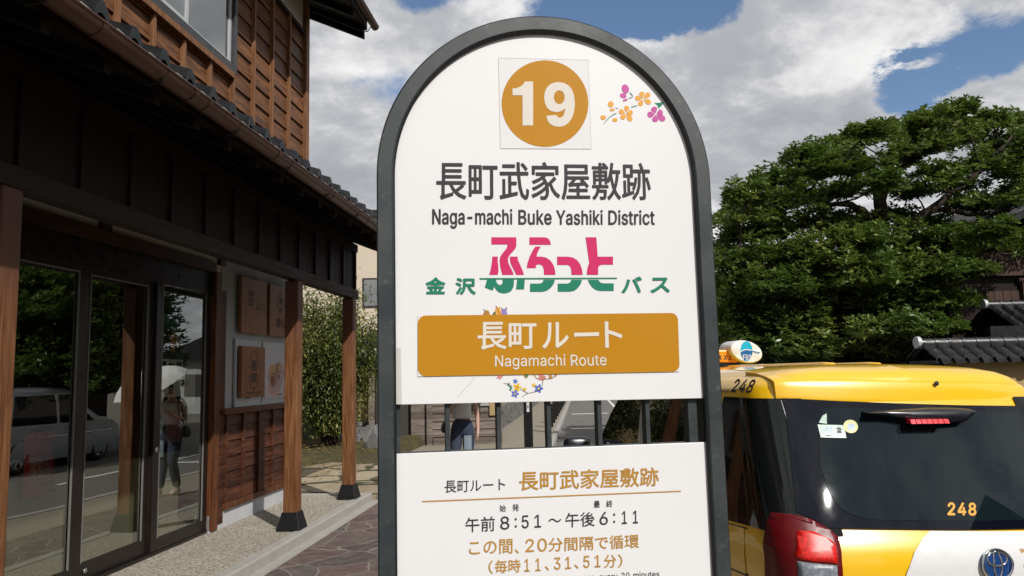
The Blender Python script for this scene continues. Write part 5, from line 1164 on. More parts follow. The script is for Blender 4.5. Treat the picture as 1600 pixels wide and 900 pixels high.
L.build('plate_sticker', ['tan_print', 'vinyl_yellow'], taxi, fixn=False)
L = MB(); lay_text(L, '248', tside(1142, 612.5), tside(1174, 614.5), tside(1150, 592), lambda y, z, w_: (-(CF.side(y, z) + .003 + w_) if z < CF.ztop else -(CF.side(y, CF.ztop) + .003 + w_) + (z - CF.ztop) * .2, y, z), .003, True, 0, 40)
L.build('roof_number', 'vinyl_ink', taxi, fixn=False)
# side: windows, pillars, door lines, fuel flap, handles, mirror
for sg in (-1, 1):
    side_poly(CF, [(1.10, 1.0), (2.02, .98), (2.02, CF.ztop - .03), (.90, CF.ztop - .03), (1.02, 1.25)], 'rear_door_window', 'car_glass_side', taxi, sg)
    side_poly(CF, [(2.16, .98), (3.36, .96), (2.86, 1.45), (2.60, CF.ztop - .03), (2.16, CF.ztop - .03)], 'front_door_window', 'car_glass_side', taxi, sg)
    side_poly(CF, [(2.03, .985), (2.15, .985), (2.15, CF.ztop - .09), (2.03, CF.ztop - .09)], 'door_pillar', 'silver_paint', taxi, sg, .0045)
    side_poly(CF, [(.52, .80), (.74, .79), (.76, .90), (.72, 1.0), (.53, 1.01)], 'fuel_flap', 'taxi_yellow', taxi, sg, .004)
    for path in ([(.50, 1.015), (.74, 1.0), (.77, .98), (.77, .79), (.50, .80)], [(.30, .80), (1.05, .77)], [(1.05, .35), (1.05, 1.0)], [(2.09, .3), (2.09, 1.0)], [(3.3, .45), (3.38, .95)], [(.80, CF.ztop - .002), (1.6, CF.ztop - .001), (2.5, CF.ztop - .001)]):
        m = MB(); m.tube([(sg * (CF.side(y, z) + .001), y, z) for y, z in path], .0035, 6); m.build('panel_gap', 'car_black', taxi)
    for y in (1.28, 2.24):
        m = MB(); m.tube([(sg * (CF.side(y, .9) + .0), y, .89), (sg * (CF.side(y, .9) + .035), y + .03, .895), (sg * (CF.side(y, .9) + .035), y + .17, .895), (sg * CF.side(y, .9), y + .20, .89)], .012, 8); m.build('door_handle', 'taxi_yellow', taxi, smooth=True)
    mc = Vector((sg * 1.02, 3.20, 1.18)); m = MB(); P = []
    for i in range(9):
        a = pi * i / 8; rr_ = sin(a) ** .5 if 0 < i < 8 else .02
        P.append([(mc.x + .115 * rr_ * math.copysign(abs(cos(b)) ** .6, cos(b)), mc.y + .06 * -cos(a), mc.z + .075 * rr_ * math.copysign(abs(sin(b)) ** .6, sin(b))) for b in [2 * pi * k / 24 for k in range(24)]])
    m.grid(P, close=True); mo = m.build('door_mirror', 'car_black', taxi, smooth=True)
    m = MB(); m.tube([(sg * .84, 3.20, 1.08), (sg * .98, 3.20, 1.12)], .025, 10); m.build('mirror_stalk', 'car_black', mo, smooth=True)
# windscreen, bumper, front lamps, plate
def tfront(pts, name, mat, off=.006, step=.08): return tess(pts, lambda x, z: Vector((x, CF.front(max(-CF.w(z), min(CF.w(z), x)), z) + off, z)), name, mat, taxi, step)
tfront([(-.70, 1.06), (.70, 1.06), (.60, CF.ztop - .04), (-.60, CF.ztop - .04)], 'windscreen', 'car_glass')
tfront([(-.76, .62), (-.50, .64), (-.48, .80), (-.74, .84)], 'headlamp', 'lamp_clear'); tfront([(.50, .64), (.76, .62), (.74, .84), (.48, .80)], 'headlamp', 'lamp_clear')
tfront([(-.45, .40), (.45, .40), (.42, .60), (-.42, .60)], 'grille', 'car_black')
P = []
for k in range(41):
    x = -.80 + 1.6 * k / 40; P.append([(x, CF.rear(x, z) - o, z) for z, o in ((.24, .0), (.27, .035), (.45, .05), (.60, .045), (.635, .0))])
m = MB(); m.grid(P); m.build('rear_bumper', 'taxi_yellow', taxi, smooth=True)
m = MB(); m.hexa([TB(x, z, o) for o in (.052, .062) for x in (-.165, .165) for z in (.46, .60)]); pl = m.build('number_plate', 'vinyl_green', taxi, bevel=.003)
for x in (-.845, .845):
    wheel(taxi, x * .985, .83); wheel(taxi, x * .985, 3.38)
# roof sign: orange board and white oval drums
rs = bpy.data.objects.new('roof_sign', None); COL.objects.link(rs); rs.parent = taxi
SY = 2.20
qd = lambda px, py, y: (lambda d, k: Vector((_eye.x + d.x * k, y, _eye.z + d.z * k)))(tray(px, py), (y - _eye.y) / tray(px, py).y)
cR = qd(1167, 549.5, SY); ax = (qd(1192, 550, SY) - qd(1141, 550, SY)).length / 2; az = (qd(1165, 533, SY) - qd(1165, 566, SY)).length / 2
m = MB(); n = 40
tilt = radians(-14)
def ov(k, f, y): a = 2 * pi * k / n; x, z = ax * f * cos(a), az * f * sin(a) * 1.05; return (cR.x + x * cos(tilt) - z * sin(tilt), y, cR.z + x * sin(tilt) + z * cos(tilt))
m.grid([[ov(k, f, y) for k in range(n)] for f, y in ((.001, SY), (.90, SY), (.97, SY + .006), (1, SY + .02), (1, SY + .20), (.9, SY + .22), (.001, SY + .22))], close=True)
o = m.build('drum', 'sign_lamp_white', rs, smooth=True); sharp(o, 40)
L = MB(); fz = lambda y: (lambda u, v, w_: (u, y - w_, v))
qq = lambda pts: [(lambda P: (P.x, P.z))(qd(1100 + x / 7.5, 520 + y / 7.5, SY)) for x, y in pts]
lay_poly(L, [qq(ell(497, 215, 72, 118, 0, 40))], fz(SY - .0006), 0)
wave = [(428, 235), (450, 215), (490, 203), (530, 206), (568, 218)]
lay_poly(L, [qq(wave + [(566, 245), (555, 280), (535, 310), (515, 326), (480, 326), (455, 305), (438, 275)])], fz(SY - .0010), 1)
lay_poly(L, [qq(stroke([(408, 240), (440, 212), (490, 196), (540, 202), (600, 225), (640, 240)], 10))], fz(SY - .0014), 2); lay_poly(L, [qq(stroke([(545, 212), (600, 222), (640, 232), (660, 225)], 9))], fz(SY - .0018), 1)
lay_poly(L, [qq(stroke([(575, 222), (610, 240), (648, 238)], 6))], fz(SY - .0018), 1)
lay_poly(L, [qq(stroke([(458, 325), (458, 258), (485, 256)], 9)), ], fz(SY - .0018), 2); lay_poly(L, [qq(stroke([(458, 285), (482, 284)], 8))], fz(SY - .0019), 2)
lay_poly(L, [qq(stroke([(494, 256), (494, 312), (502, 322), (514, 312), (514, 256)], 8))], fz(SY - .0018), 2); lay_poly(L, [qq(stroke([(524, 318), (534, 318), (538, 305), (538, 250)], 8))], fz(SY - .0018), 2); lay_poly(L, [qq(stroke([(553, 326), (553, 262)], 6))], fz(SY - .0018), 2)
L.build('crest', ['aqua', 'deep_blue', 'sign_lamp_white'], rs, fixn=False)
bx1 = cR.x - ax * .35; bw_ = .62; zb0 = cR.z - az * 1.02; zb1 = qd(1120, 546.5, SY + .04).z
m = MB(); m.box(bx1 - bw_, bx1, SY + .05, SY + .17, zb0, zb1); o = m.build('taxi_board', 'orange_board', rs, bevel=.012)
L = MB(); q0 = [(lambda P: (P.x, P.z))(qd(1100 + x / 7.5, 520 + y / 7.5, SY + .049)) for x, y in ((112, 320), (316, 320), (112, 262))]
lay_text(L, 'TAXI', q0[0], q0[1], q0[2], fz(SY + .0485), .0015, True, 0, 330); L.build('lettering', 'vinyl_ink', rs, fixn=False)
m = MB(); m.box(bx1 - bw_ + .05, cR.x + ax * .5, SY + .06, SY + .16, CF.H - .03, zb0 + .01); m.build('base', 'car_black', rs)

# ---- silver car across the road (seen mirrored in the shop's glass) ----------
sv = thing('parked_car', 'silver saloon wagon standing in the road beyond the taxi', 'car', bw(8.36, 6.24), BRZ)
C2 = CarForm(4.7, .88, 1.76, .98, .10)
m = MB(); C2.body(m); sharp(m.build('body', 'silver_paint', sv, smooth=True), 40)
for sg in (-1, 1):
    side_poly(C2, [(.62, .99), (1.95, .97), (1.95, C2.ztop - .03), (.78, C2.ztop - .03)], 'rear_door_window', 'car_glass_side', sv, sg)
    side_poly(C2, [(2.05, .97), (3.35, .95), (2.85, 1.35), (2.60, C2.ztop - .03), (2.05, C2.ztop - .03)], 'front_door_window', 'car_glass_side', sv, sg)
    m = MB(); m.tube([(sg * (C2.side(y, .70) + .004), y, .70) for y in np.linspace(.2, 4.0, 12)], .012, 6); m.build('side_moulding', 'chrome', sv)
    for y in (1.2, 2.2):
        m = MB(); m.tube([(sg * (C2.side(y, .88) + .02), y, .88), (sg * (C2.side(y, .88) + .02), y + .18, .88)], .012, 8); m.build('door_handle', 'chrome', sv)
for x in (-.875, .875): wheel(sv, x * .99, .85, R=.345, spokes=7); wheel(sv, x * .99, 3.65, R=.345, spokes=7)
tess([(-.62, 1.0), (.62, 1.0), (.55, C2.ztop - .03), (-.55, C2.ztop - .03)], lambda x, z: Vector((x, C2.rear(x, z) - .006, z)), 'rear_window', 'car_glass', sv)
tess([(-.66, 1.03), (.66, 1.03), (.56, C2.ztop - .04), (-.56, C2.ztop - .04)], lambda x, z: Vector((x, C2.front(x, z) + .006, z)), 'windscreen', 'car_glass', sv)
for sg in (-1, 1):
    tess([(sg * .5, .80), (sg * .78, .80), (sg * .78, .98), (sg * .52, .98)], lambda x, z: Vector((x, C2.rear(x, z) - .012, z)), 'tail_lamp', 'lamp_red', sv, .04)
    tess([(sg * .45, .64), (sg * .76, .62), (sg * .74, .80), (sg * .45, .76)], lambda x, z: Vector((x, C2.front(x, z) + .008, z)), 'headlamp', 'lamp_clear', sv, .04)

# ================================================================== WALLS, HOUSES AND STREET BEYOND
def leaf_mesh(name, C, D, size, mat, parent, loc=(0, 0, 0), aspect=.36, seed=1, bend=.25):
    """C: leaf bases, D: leaf directions (unit), one four-cornered leaf each"""
    r = np.random.default_rng(seed); n = len(C); L = size * (0.7 + .6 * r.random(n))[:, None]
    up = np.tile(np.array([[0, 0, 1.0]]), (n, 1)) + r.normal(size=(n, 3)) * .35
    W_ = np.cross(D, up); W_ /= np.maximum(1e-6, np.linalg.norm(W_, axis=1))[:, None]; N = np.cross(W_, D)
    mid = C + D * L * .5 + N * L * bend * .3
    V4 = np.stack([C, mid + W_ * L * aspect * .5, C + D * L - N * L * bend * .25, mid - W_ * L * aspect * .5], 1).reshape(-1, 3)
    me = bpy.data.meshes.new(name); me.vertices.add(4 * n); me.vertices.foreach_set('co', V4.astype(np.float32).ravel())
    me.loops.add(4 * n); me.loops.foreach_set('vertex_index', np.arange(4 * n, dtype=np.int32)); me.polygons.add(n); me.polygons.foreach_set('loop_start', np.arange(0, 4 * n, 4, dtype=np.int32)); me.polygons.foreach_set('loop_total', np.full(n, 4, np.int32))
    me.materials.append(MATS[mat]); me.update(calc_edges=True); me.validate()
    o = bpy.data.objects.new(name, me); COL.objects.link(o); o.location = loc
    if parent: o.parent = parent
    return o
def rosettes(centres, per, r, lift=.35):
    n = len(centres); C = np.repeat(centres, per, 0); a = np.tile(np.arange(per) * 2 * pi / per, n) + np.repeat(r.random(n) * 6.3, per) + r.normal(size=n * per) * .25
    ax = np.repeat(np.stack([r.normal(size=n) * .35, r.normal(size=n) * .35 - .12, np.ones(n)], 1), per, 0); ax /= np.linalg.norm(ax, axis=1)[:, None]
    e1 = np.cross(ax, np.array([[1.0, 0, 0]])); e1 /= np.linalg.norm(e1, axis=1)[:, None]; e2 = np.cross(ax, e1)
    D = e1 * np.cos(a)[:, None] + e2 * np.sin(a)[:, None] + ax * (lift + r.normal(size=n * per) * .3)[:, None]
    D /= np.linalg.norm(D, axis=1)[:, None]; return C + D * .012, D

# big evergreen behind the wall: layered pads of foliage on spreading limbs
TREE = Vector((8.5, 17.4, 0))
tree = thing('evergreen_tree', 'large dark evergreen with layered pads of glossy leaves behind the taxi', 'tree', TREE)
PADS = [(1500,172,30,12),(1470,184,40,14),(1440,196,40,14),(1582,190,25,12),(1545,186,22,10),(1400,208,45,14),(1360,206,35,12),(1340,222,30,11),(1595,215,25,14),(1565,235,30,14),
 (1285,236,42,15),(1306,222,16,7),(1255,246,30,14),(1240,275,42,17),(1290,266,42,15),(1335,262,35,14),(1200,290,42,17),(1165,306,36,18),(1175,335,45,18),(1215,318,45,16),(1260,308,45,16),(1320,300,35,14),(1140,340,22,15),(1150,370,30,17),(1130,402,18,20),
 (1400,255,40,14),(1440,232,45,16),(1480,222,45,16),(1520,212,40,14),(1540,258,40,16),(1590,265,30,18),(1470,268,38,13),(1380,285,33,13),(1430,300,38,13),(1500,292,32,11),(1590,300,25,20),(1520,322,38,14),(1560,315,35,14),
 (1200,362,50,18),(1270,345,50,16),(1330,345,38,13),(1392,338,32,11),(1440,348,38,13),(1340,375,45,16),(1240,400,60,20),(1180,410,50,22),(1300,410,60,20),(1370,397,55,19),(1430,388,50,17),(1482,372,42,15),(1545,364,38,15),(1592,352,30,16),(1572,385,28,13),(1520,395,28,12),
 (1150,440,38,25),(1210,450,60,24),(1280,450,60,24),(1350,440,60,22),(1420,432,60,20),(1480,428,45,17),(1528,424,24,11),(1160,490,42,28),(1230,500,60,28),(1300,495,65,28),(1370,482,60,24),(1440,476,52,19),(1490,472,32,13),(1180,540,50,26),(1250,545,60,24),(1330,535,60,22),(1400,516,55,20),(1452,510,42,15),(1492,516,22,10),(1140,545,35,30),(1640,230,50,22),(1650,290,50,24),(1680,350,50,24)]
r = np.random.default_rng(11); C1 = []; C2_ = []; pads3 = []
for i, (px, py, rx, ry) in enumerate(PADS):
    Y = 17.4 + r.uniform(-1.9, 1.9); Y = Y if py < 420 else 16.2 + r.uniform(-1.2, 1.4)
    c = at_depth(px, py, Y); sx, sz = rx * Y / FPX, ry * Y / FPX; pads3.append((c, sx, sz))
    n = int(rx * ry * .34) + 45
    u = r.normal(size=(n, 3)); u /= np.linalg.norm(u, axis=1)[:, None]; rad = r.random(n) ** .45
    Q = u * rad[:, None]; Q[:, 2] = np.where(Q[:, 2] < -.2, Q[:, 2] * .45, Q[:, 2]); wob = 1 + .25 * np.sin(Q[:, :1] * 7 + i)
    C1.append(np.array([[c.x, c.y, c.z]]) + Q * wob * np.array([[sx * 1.18, sx * 1.0, sz * 1.45]]))
C1 = np.concatenate(C1); 
# leaves between the pads: the crown is one dome with a few holes to the sky
DOME = [(1112,340),(1140,318),(1160,292),(1195,276),(1232,262),(1262,238),(1290,224),(1318,226),(1335,212),(1362,196),(1400,192),(1440,182),(1480,168),(1505,160),(1530,172),(1560,180),(1590,182),(1640,210),(1660,360),(1600,400),(1545,410),(1505,440),(1500,520),(1450,525),(1400,560),(1112,590)]
HOLES = [(1300,252,14,8),(1372,232,16,7),(1500,250,22,8),(1560,210,16,8),(1420,330,18,9),(1545,330,22,9),(1180,355,14,7),(1280,300,14,8),(1360,300,14,8),(1520,275,12,7),(1330,318,26,13),(1405,318,24,12),(1490,338,34,13),(1455,262,20,8),(1530,292,26,9),(1255,342,18,8),(1350,262,18,7),(1300,382,26,7),(1565,340,24,9),(1215,385,24,6),(1420,282,16,7),(1585,240,12,10)]
def in_poly(x, y, P):
    k = np.zeros(len(x), bool)
    for (x0, y0), (x1, y1) in zip(P, P[1:] + P[:1]):
        c = (y0 > y) != (y1 > y); k ^= c & (x < (x1 - x0) * (y - y0) / ((y1 - y0) or 1e-9) + x0)
    return k
n = 15000; fx, fy = r.uniform(1110, 1660, n), r.uniform(160, 590, n); ok = in_poly(fx, fy, DOME)
for hx, hy, a_, b_ in HOLES: ok &= ((fx - hx) / (a_ * 1.45)) ** 2 + ((fy - hy) / (b_ * 1.5)) ** 2 > 1
clump = np.sin(fx * .055 + 1.3 * np.sin(fy * .05)) + np.sin(fy * .105 + fx * .02) + r.normal(size=n) * .5
ok &= (clump > np.where((fy < 345) & (fx > 1250), .15, -.45)); fx, fy = fx[ok], fy[ok]
C1 = np.concatenate([C1, np.array([list(at_depth(a, b, 17.2 + q)) for a, b, q in zip(fx, fy, r.uniform(-1.7, 2.0, len(fx)))])])
Cb, Db = rosettes(C1 - np.array([list(TREE)]), 8, r)
leaf_mesh('crown', Cb, Db, .122, 'leaf_tree', tree, aspect=.44, seed=3)
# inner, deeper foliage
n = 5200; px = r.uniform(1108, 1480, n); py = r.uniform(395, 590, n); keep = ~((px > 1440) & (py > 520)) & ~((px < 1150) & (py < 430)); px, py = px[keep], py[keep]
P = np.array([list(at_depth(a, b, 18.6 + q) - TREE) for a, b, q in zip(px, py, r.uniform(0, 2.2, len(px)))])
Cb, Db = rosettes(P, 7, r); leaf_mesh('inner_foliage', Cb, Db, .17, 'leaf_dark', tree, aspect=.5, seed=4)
m = MB()
def limb(pts, r0, r1, n=5):
    c = chain([Vector(p) - TREE for p in pts], n); k = len(c)
    c = [p + Vector((random.uniform(-1, 1), random.uniform(-1, 1), random.uniform(-.6, .6))) * (.03 if 0 < i < k - 1 else 0) for i, p in enumerate(c)]
    m.tube(c, [r0 + (r1 - r0) * (i / (k - 1)) ** .8 for i in range(k)], 9); return c
D_ = lambda px, py, Y=17.4: at_depth(px, py, Y)
trunk = limb([TREE, TREE + Vector((.05, 0, 1.6)), D_(1378, 430), D_(1376, 340), D_(1372, 300)], .26, .13)
L2 = [limb([D_(1372, 300), D_(1362, 270, 17.2), D_(1345, 245, 17), D_(1310, 238, 16.8)], .12, .03), limb([D_(1374, 320), D_(1395, 270, 17.6), D_(1430, 235, 17.9), D_(1480, 190, 18)], .13, .03),
      limb([D_(1378, 420), D_(1425, 350, 17), D_(1470, 315, 16.8), D_(1535, 262, 16.8), D_(1580, 215, 17)], .15, .03), limb([D_(1378, 400), D_(1450, 332, 17.8), D_(1530, 335, 18), D_(1600, 325, 18.2)], .11, .03),
      limb([D_(1376, 350), D_(1330, 320, 17), D_(1290, 318, 16.5), D_(1230, 290, 16.2)], .11, .025), limb([D_(1378, 420), D_(1320, 365, 17.8), D_(1250, 352, 18), D_(1170, 330, 18.2)], .12, .025),
      limb([D_(1378, 440), D_(1300, 420, 16.4), D_(1220, 420, 16), D_(1150, 410, 16)], .11, .03), limb([D_(1378, 450), D_(1430, 430, 16.4), D_(1480, 420, 16), D_(1520, 420, 16)], .10, .03), limb([TREE + Vector((0, 0, 1.8)), D_(1300, 500, 16.4), D_(1200, 520, 16)], .12, .03), limb([TREE + Vector((0, 0, 1.9)), D_(1430, 500, 16.4), D_(1480, 510, 16)], .10, .03)]
allp = [p for L_ in L2 for p in L_]
for c, sx, sz in pads3:
    q = Vector(c) - TREE; near = min(allp, key=lambda p: (p - q).length + (0.6 if p.z > q.z else 0))
    if (near - q).length > .1:
        mid = (near + q) / 2 + Vector((0, 0, -.10)); limb([near + TREE, mid + TREE, q + TREE], .03, .012, 3)
    for k in range(5):
        e = q + Vector((random.uniform(-1, 1) * sx, random.uniform(-1, 1) * sx * .8, random.uniform(.1, .9) * sz)); limb([q + TREE + Vector((0, 0, -.05)), (q + e) / 2 + TREE, e + TREE], .012, .004, 2)
tk = m.build('trunk', 'bark', tree, smooth=True, fixn=False)

# garden shrub beside the posts
SH = bw(-1.62, 8.7, .30)
shrub = thing('garden_shrub', 'tall leafy shrub with yellowing leaves growing on the moss behind the wooden posts', 'shrub', SH)
def shrub_build(par, base, hgt, rad, nst, nlv, size, mat, seed, low=.12):
    r = np.random.default_rng(seed); m = MB(); tips = []
    for k in range(nst):
        a = r.uniform(0, 6.28); rr_ = rad * r.uniform(.25, 1); h = hgt * r.uniform(.6, 1.0) * (1 - .25 * (rr_ / rad) ** 2)
        c = chain([Vector((r.normal() * .06, r.normal() * .06, -.1)), Vector((rr_ * .35 * cos(a), rr_ * .35 * sin(a), h * .35)), Vector((rr_ * .8 * cos(a), rr_ * .8 * sin(a), h * .72)), Vector((rr_ * cos(a), rr_ * sin(a), h))], 5)
        m.tube(c, [.024 - .018 * i / (len(c) - 1) for i in range(len(c))], 6); tips += [p for p in c[3:]]
    m.build('stem', 'bark', par, smooth=True, fixn=False)
    T_ = np.array([list(p) for p in tips]); idx = r.integers(0, len(T_), nlv); P = T_[idx] + r.normal(size=(nlv, 3)) * np.array([[.17, .17, .16]]) * rad
    P = P[P[:, 2] > low * hgt]; D = r.normal(size=(len(P), 3)); D[:, 2] -= .35; D /= np.linalg.norm(D, axis=1)[:, None]
    leaf_mesh('foliage', P, D, size, mat, par, aspect=.42, seed=seed)
shrub_build(shrub, SH, 3.75, 1.12, 80, 36000, .088, 'leaf_bush', 5, .08)
SH2 = bw(-4.4, 9.3, .30)
shrub2 = thing('garden_shrub', 'dense shrub farther left in the garden, hidden mostly by the wooden shop', 'shrub', SH2)
shrub_build(shrub2, SH2, 3.3, 1.3, 40, 8000, .12, 'leaf_bush', 8)
def rock(loc, sx, sy, sz, label, seed, mat='rock'):
    r = random.Random(seed); bm = bmesh.new(); bmesh.ops.create_icosphere(bm, subdivisions=3, radius=1); pl = [(Vector((r.uniform(-1, 1), r.uniform(-1, 1), r.uniform(-.4, 1))).normalized(), r.uniform(.62, .9)) for _ in range(14)]
    for v in bm.verts:
        for n, d in pl:
            k = v.co.dot(n)
            if k > d: v.co -= n * (k - d)
        v.co = Vector((v.co.x * sx, v.co.y * sy, v.co.z * sz))
    me = bpy.data.meshes.new('garden_rock'); bm.to_mesh(me); bm.free(); me.materials.append(MATS[mat]); o = bpy.data.objects.new('garden_rock', me); COL.objects.link(o); o.location = loc; return tag(o, label, 'rock')
rock(bw(-.95, 9.6, .35), .42, .4, .40, 'grey angular garden rock beside the shrub at the foot of the ochre wall', 3)
rock(bw(-.42, 8.2, .40), .30, .35, .48, 'dark upright garden rock half hidden by the bus stop sign', 9)
rock(bw(-2.9, 8.2, .35), .5, .4, .3, 'low grey rock on the moss left of the shrub', 14)

def coping(par, x0, x1, yc, half, ze, zr, tw, name='roof_tiles', course=.2):
    """small tiled roof along local y from x0 to x1 (par's own axes), eaves at yc +- half"""
    sl = (zr - ze) / half
    for sg, nm in ((1, name), (-1, name)):
        m = MB(); tile_roof(m, x0, x1, yc + sg * half, ze, yc, sl, tw, course, lift=.016, samples=9, jitter=.003); sharp(m.build(nm, 'tile_side', par, fixn=False), 50)
    m = MB(); n = int((x1 - x0) / (tw * 1.02))
    for i in range(n):
        a = x0 + (x1 - x0) * i / n; b = a + (x1 - x0) / n + .012; rr_ = .085
        m.grid([[(yc + rr_ * f * cos(t), y, zr + .02 + rr_ * f * sin(t)) for t in [pi * k / 10 for k in range(11)]] for y, f in ((a, 1.12), (a + .022, 1.12), (a + .024, 1.0), (b, .97))])
    m.box(yc - .10, yc + .10, x0, x1, zr - .07, zr + .02); m.hexa([(y, x, z) for y in (yc - half + .04, yc + half - .04) for x in (x0 + .02, x1 - .02) for z in (ze - .06, ze - .01)])
    sharp(m.build('ridge_tiles', 'tile_side', par, fixn=False), 40)
    for xx in (x0 - .03, x1 + .03):
        m = MB(); m.lathe([(0, .001), (0, .10), (.06, .10), (.06, .001)], 18, (yc, xx - .03, zr + .04), 'y'); sharp(m.build('ridge_end', 'alu' if xx < x0 else 'tile_side', par), 40)

# earthen wall right of the taxi: local x runs towards us, local y to the right
ew = thing('earthen_wall', 'ochre plastered garden wall with black pantile coping right of the taxi', 'wall', (7.15, 12.95, 0.03), -pi / 2)
m = MB(); m.box(-.17, .17, 0, 9, 0, 1.80); m.build('wall', 'ochre_plaster', ew, bevel=.01)
m = MB(); m.box(-.22, .22, -.02, 9, -.05, .45); m.build('stone_base', 'stone_base', ew)
m = MB(); m.box(-.21, .21, -.06, 0, 0, 1.80); m.build('end_post', 'dark_wood', ew)
coping(ew, -.27, 9, 0, .48, 1.84, 2.10, .225)

# ochre wall at the back of the shop's garden, facing us
gw = thing('earthen_wall', 'ochre plastered wall on grey stone footing at the back of the shop garden', 'wall', bw(-8.6, 11.4, 0), BRZ - pi / 2)
m = MB(); m.box(-.16, .16, 0, 7.6, .7, 1.95); m.build('wall', 'ochre_plaster', gw, bevel=.01); m = MB(); m.box(-.24, .24, 0, 7.6, .1, .7); m.build('stone_base', 'stone_base', gw, bevel=.02); coping(gw, 0, 7.6, 0, .42, 1.98, 2.22, .26)
# long ochre wall down the street
lw_ = thing('earthen_wall', 'long ochre street wall on a rough stone footing, seen through the gap in the sign', 'wall', bw(1.35, 12.6, 0), BRZ)
m = MB(); m.hexa([(x, y, z) for x in (-.35, 0) for y in (0, 46) for z in (.8, 2.2)]); m.build('wall', 'ochre_plaster', lw_); m = MB(); m.box(-.4, .10, -.05, 46, .1, .85); m.build('stone_base', 'stone_base', lw_, bevel=.03)
coping(lw_, 0, 46, -.17, .42, 2.22, 2.46, .30, course=.25)

# plank gatehouse facing us
gh = thing('gatehouse', 'weathered grey plank gatehouse with a dark doorway beyond the garden', 'gatehouse', bw(.72, 10.9, 0), BRZ)
m = MB(); m.box(-1.02, 1.18, 0, .10, .1, 2.5)
for i in range(12): m.hexa([(x, y, z) for x in (-.50, 1.12) for y, z in ((-.035, .32 + i * .19), (-.010, .32 + i * .19 + .185), (.001, .32 + i * .19), (.001, .32 + i * .19 + .185))])
m.build('plank_wall', 'gate_wood', gh)
for a, b in ((-.62, -.48), (1.10, 1.22), (-2.05, -1.92)): m = MB(); m.box(a, b, -.09, .02, .1, 2.5); m.build('post', 'gate_wood', gh, bevel=.01)
m = MB(); m.box(-.46, 1.14, -.10, -.03, .1, .30); m.build('ground_sill', 'gate_wood', gh, bevel=.01)
m = MB(); m.box(-1.92, -.62, .12, .16, .1, 2.5); m.box(-1.0, -.96, .10, .12, .1, 2.4); m.build('door', 'interior_dark', gh)
m = MB(); m.box(.62, .93, -.06, -.005, 1.05, 1.62); m.build('shutter', 'plaster_grey', gh, bevel=.005); m = MB(); m.box(.93, 1.10, -.075, -.036, .82, 2.5); m.build('plaster_pier', 'ochre_plaster', gh)
m = MB(); m.hexa([(x, y, z) for x in (-2.3, 1.5) for y, z in ((-.6, 2.5), (.9, 2.95), (-.6, 2.58), (.9, 3.03))]); m.build('roof', 'tile_black', gh)
hb = thing('shoulder_bag', 'black bag hanging by a long strap on the plank gatehouse wall', 'bag', bw(1.33, 10.80, 1.02), BRZ)
m = MB(); m.prism([(-.12, .02), (.06, .0), (.13, .12), (.14, .34), (0, .36), (-.08, .28)], 'y', -.05, .02); m.build('pouch', 'leather_black', hb, bevel=.02); m = MB(); m.tube([(.08, -.02, .05), (.09, -.02, -.2), (.04, -.02, -.40), (.02, -.02, -.55)], .012, 6); m.tube([(0, -.02, .34), (.05, -.01, .6), (.1, -.01, .34)], .010, 6); m.build('strap', 'leather_black', hb)

# cream building far behind with a dark clad top floor
fb = thing('apartment_building', 'cream rendered modern building with dark clad top storey far behind the shop garden', 'building', (-6.0, 30, 0))
m = MB(); m.box(-7, 3.2, 0, 9, 0, 7.1); m.build('wall', 'beige_render', fb); m = MB(); m.box(.03, 3.2, .6, 8, 7.1, 8.62); m.build('top_storey', 'tile_side', fb, bevel=.01); m = MB(); m.box(.28, 3.3, .3, .5, 7.1, 7.95); m.build('parapet', 'plaster', fb)
for x in (.08, -3.4, -5.8):
    m = MB(); m.box(x, x + .72, -.04, -.005, 4.55, 5.72); w_ = m.build('window', 'bronze_sash', fb); m = MB(); m.add([(x + .07, -.045, 4.62), (x + .65, -.045, 4.62), (x + .65, -.045, 5.65), (x + .07, -.045, 5.65)], [(0, 1, 2, 3)]); m.build('pane', 'window_glass', w_)

# brown timber house behind the right wall
hh = thing('timber_house', 'dark brown boarded house with tiled roof and slatted window behind the right garden wall', 'house', (10.4, 18.2, 0))
m = MB(); m.box(.05, 8, 0, 6, 0, 3.62); m.build('wall', 'dark_wood', hh)
m = MB()
for i in range(14): m.box(.95 + i * .20 + (.0 if i < 4 else .72), 1.14 + i * .20 + (.0 if i < 4 else .72), -.03, -.004, 2.35, 3.50)
m.build('wall_boards', 'house_wood', hh, bevel=.004)
m = MB()
for i in range(16): m.box(.90 + i * .42, 1.30 + i * .42, -.03, -.004, 4.02, 4.42)
m.build('upper_boards', 'house_wood', hh, bevel=.004)
m = MB(); m.box(.6, 8, -.12, .0, 3.86, 4.0); m.build('beam', 'house_wood', hh); m = MB(); m.box(.05, 8, .05, 6, 3.62, 5.2); m.build('upper_wall', 'dark_wood', hh)
m = MB(); m.box(1.76, 2.44, -.06, -.02, 2.55, 3.80); wn = m.build('window', 'house_wood', hh); m = MB(); m.add([(1.80, -.064, 2.6), (2.40, -.064, 2.6), (2.40, -.064, 3.75), (1.80, -.064, 3.75)], [(0, 1, 2, 3)]); m.build('pane', 'window_glass', wn)
m = MB()
for i in range(9): m.box(1.79 + i * .072, 1.81 + i * .072, -.11, -.075, 2.58, 3.76)
m.box(1.76, 2.44, -.115, -.07, 3.14, 3.18); m.box(1.74, 2.46, -.13, -.02, 2.52, 2.60); m.build('slats', 'house_wood', wn)
m = MB(); m.hexa([(x, y, z) for x, z0 in ((-.2, 4.30), (5.5, 7.0)) for y in (-.7, 7) for z in (z0, z0 + .16)]); m.hexa([(x, y, z) for x, z0 in ((5.5, 7.0), (11, 4.4)) for y in (-.7, 7) for z in (z0, z0 + .16)]); m.build('roof', 'tile_black', hh)
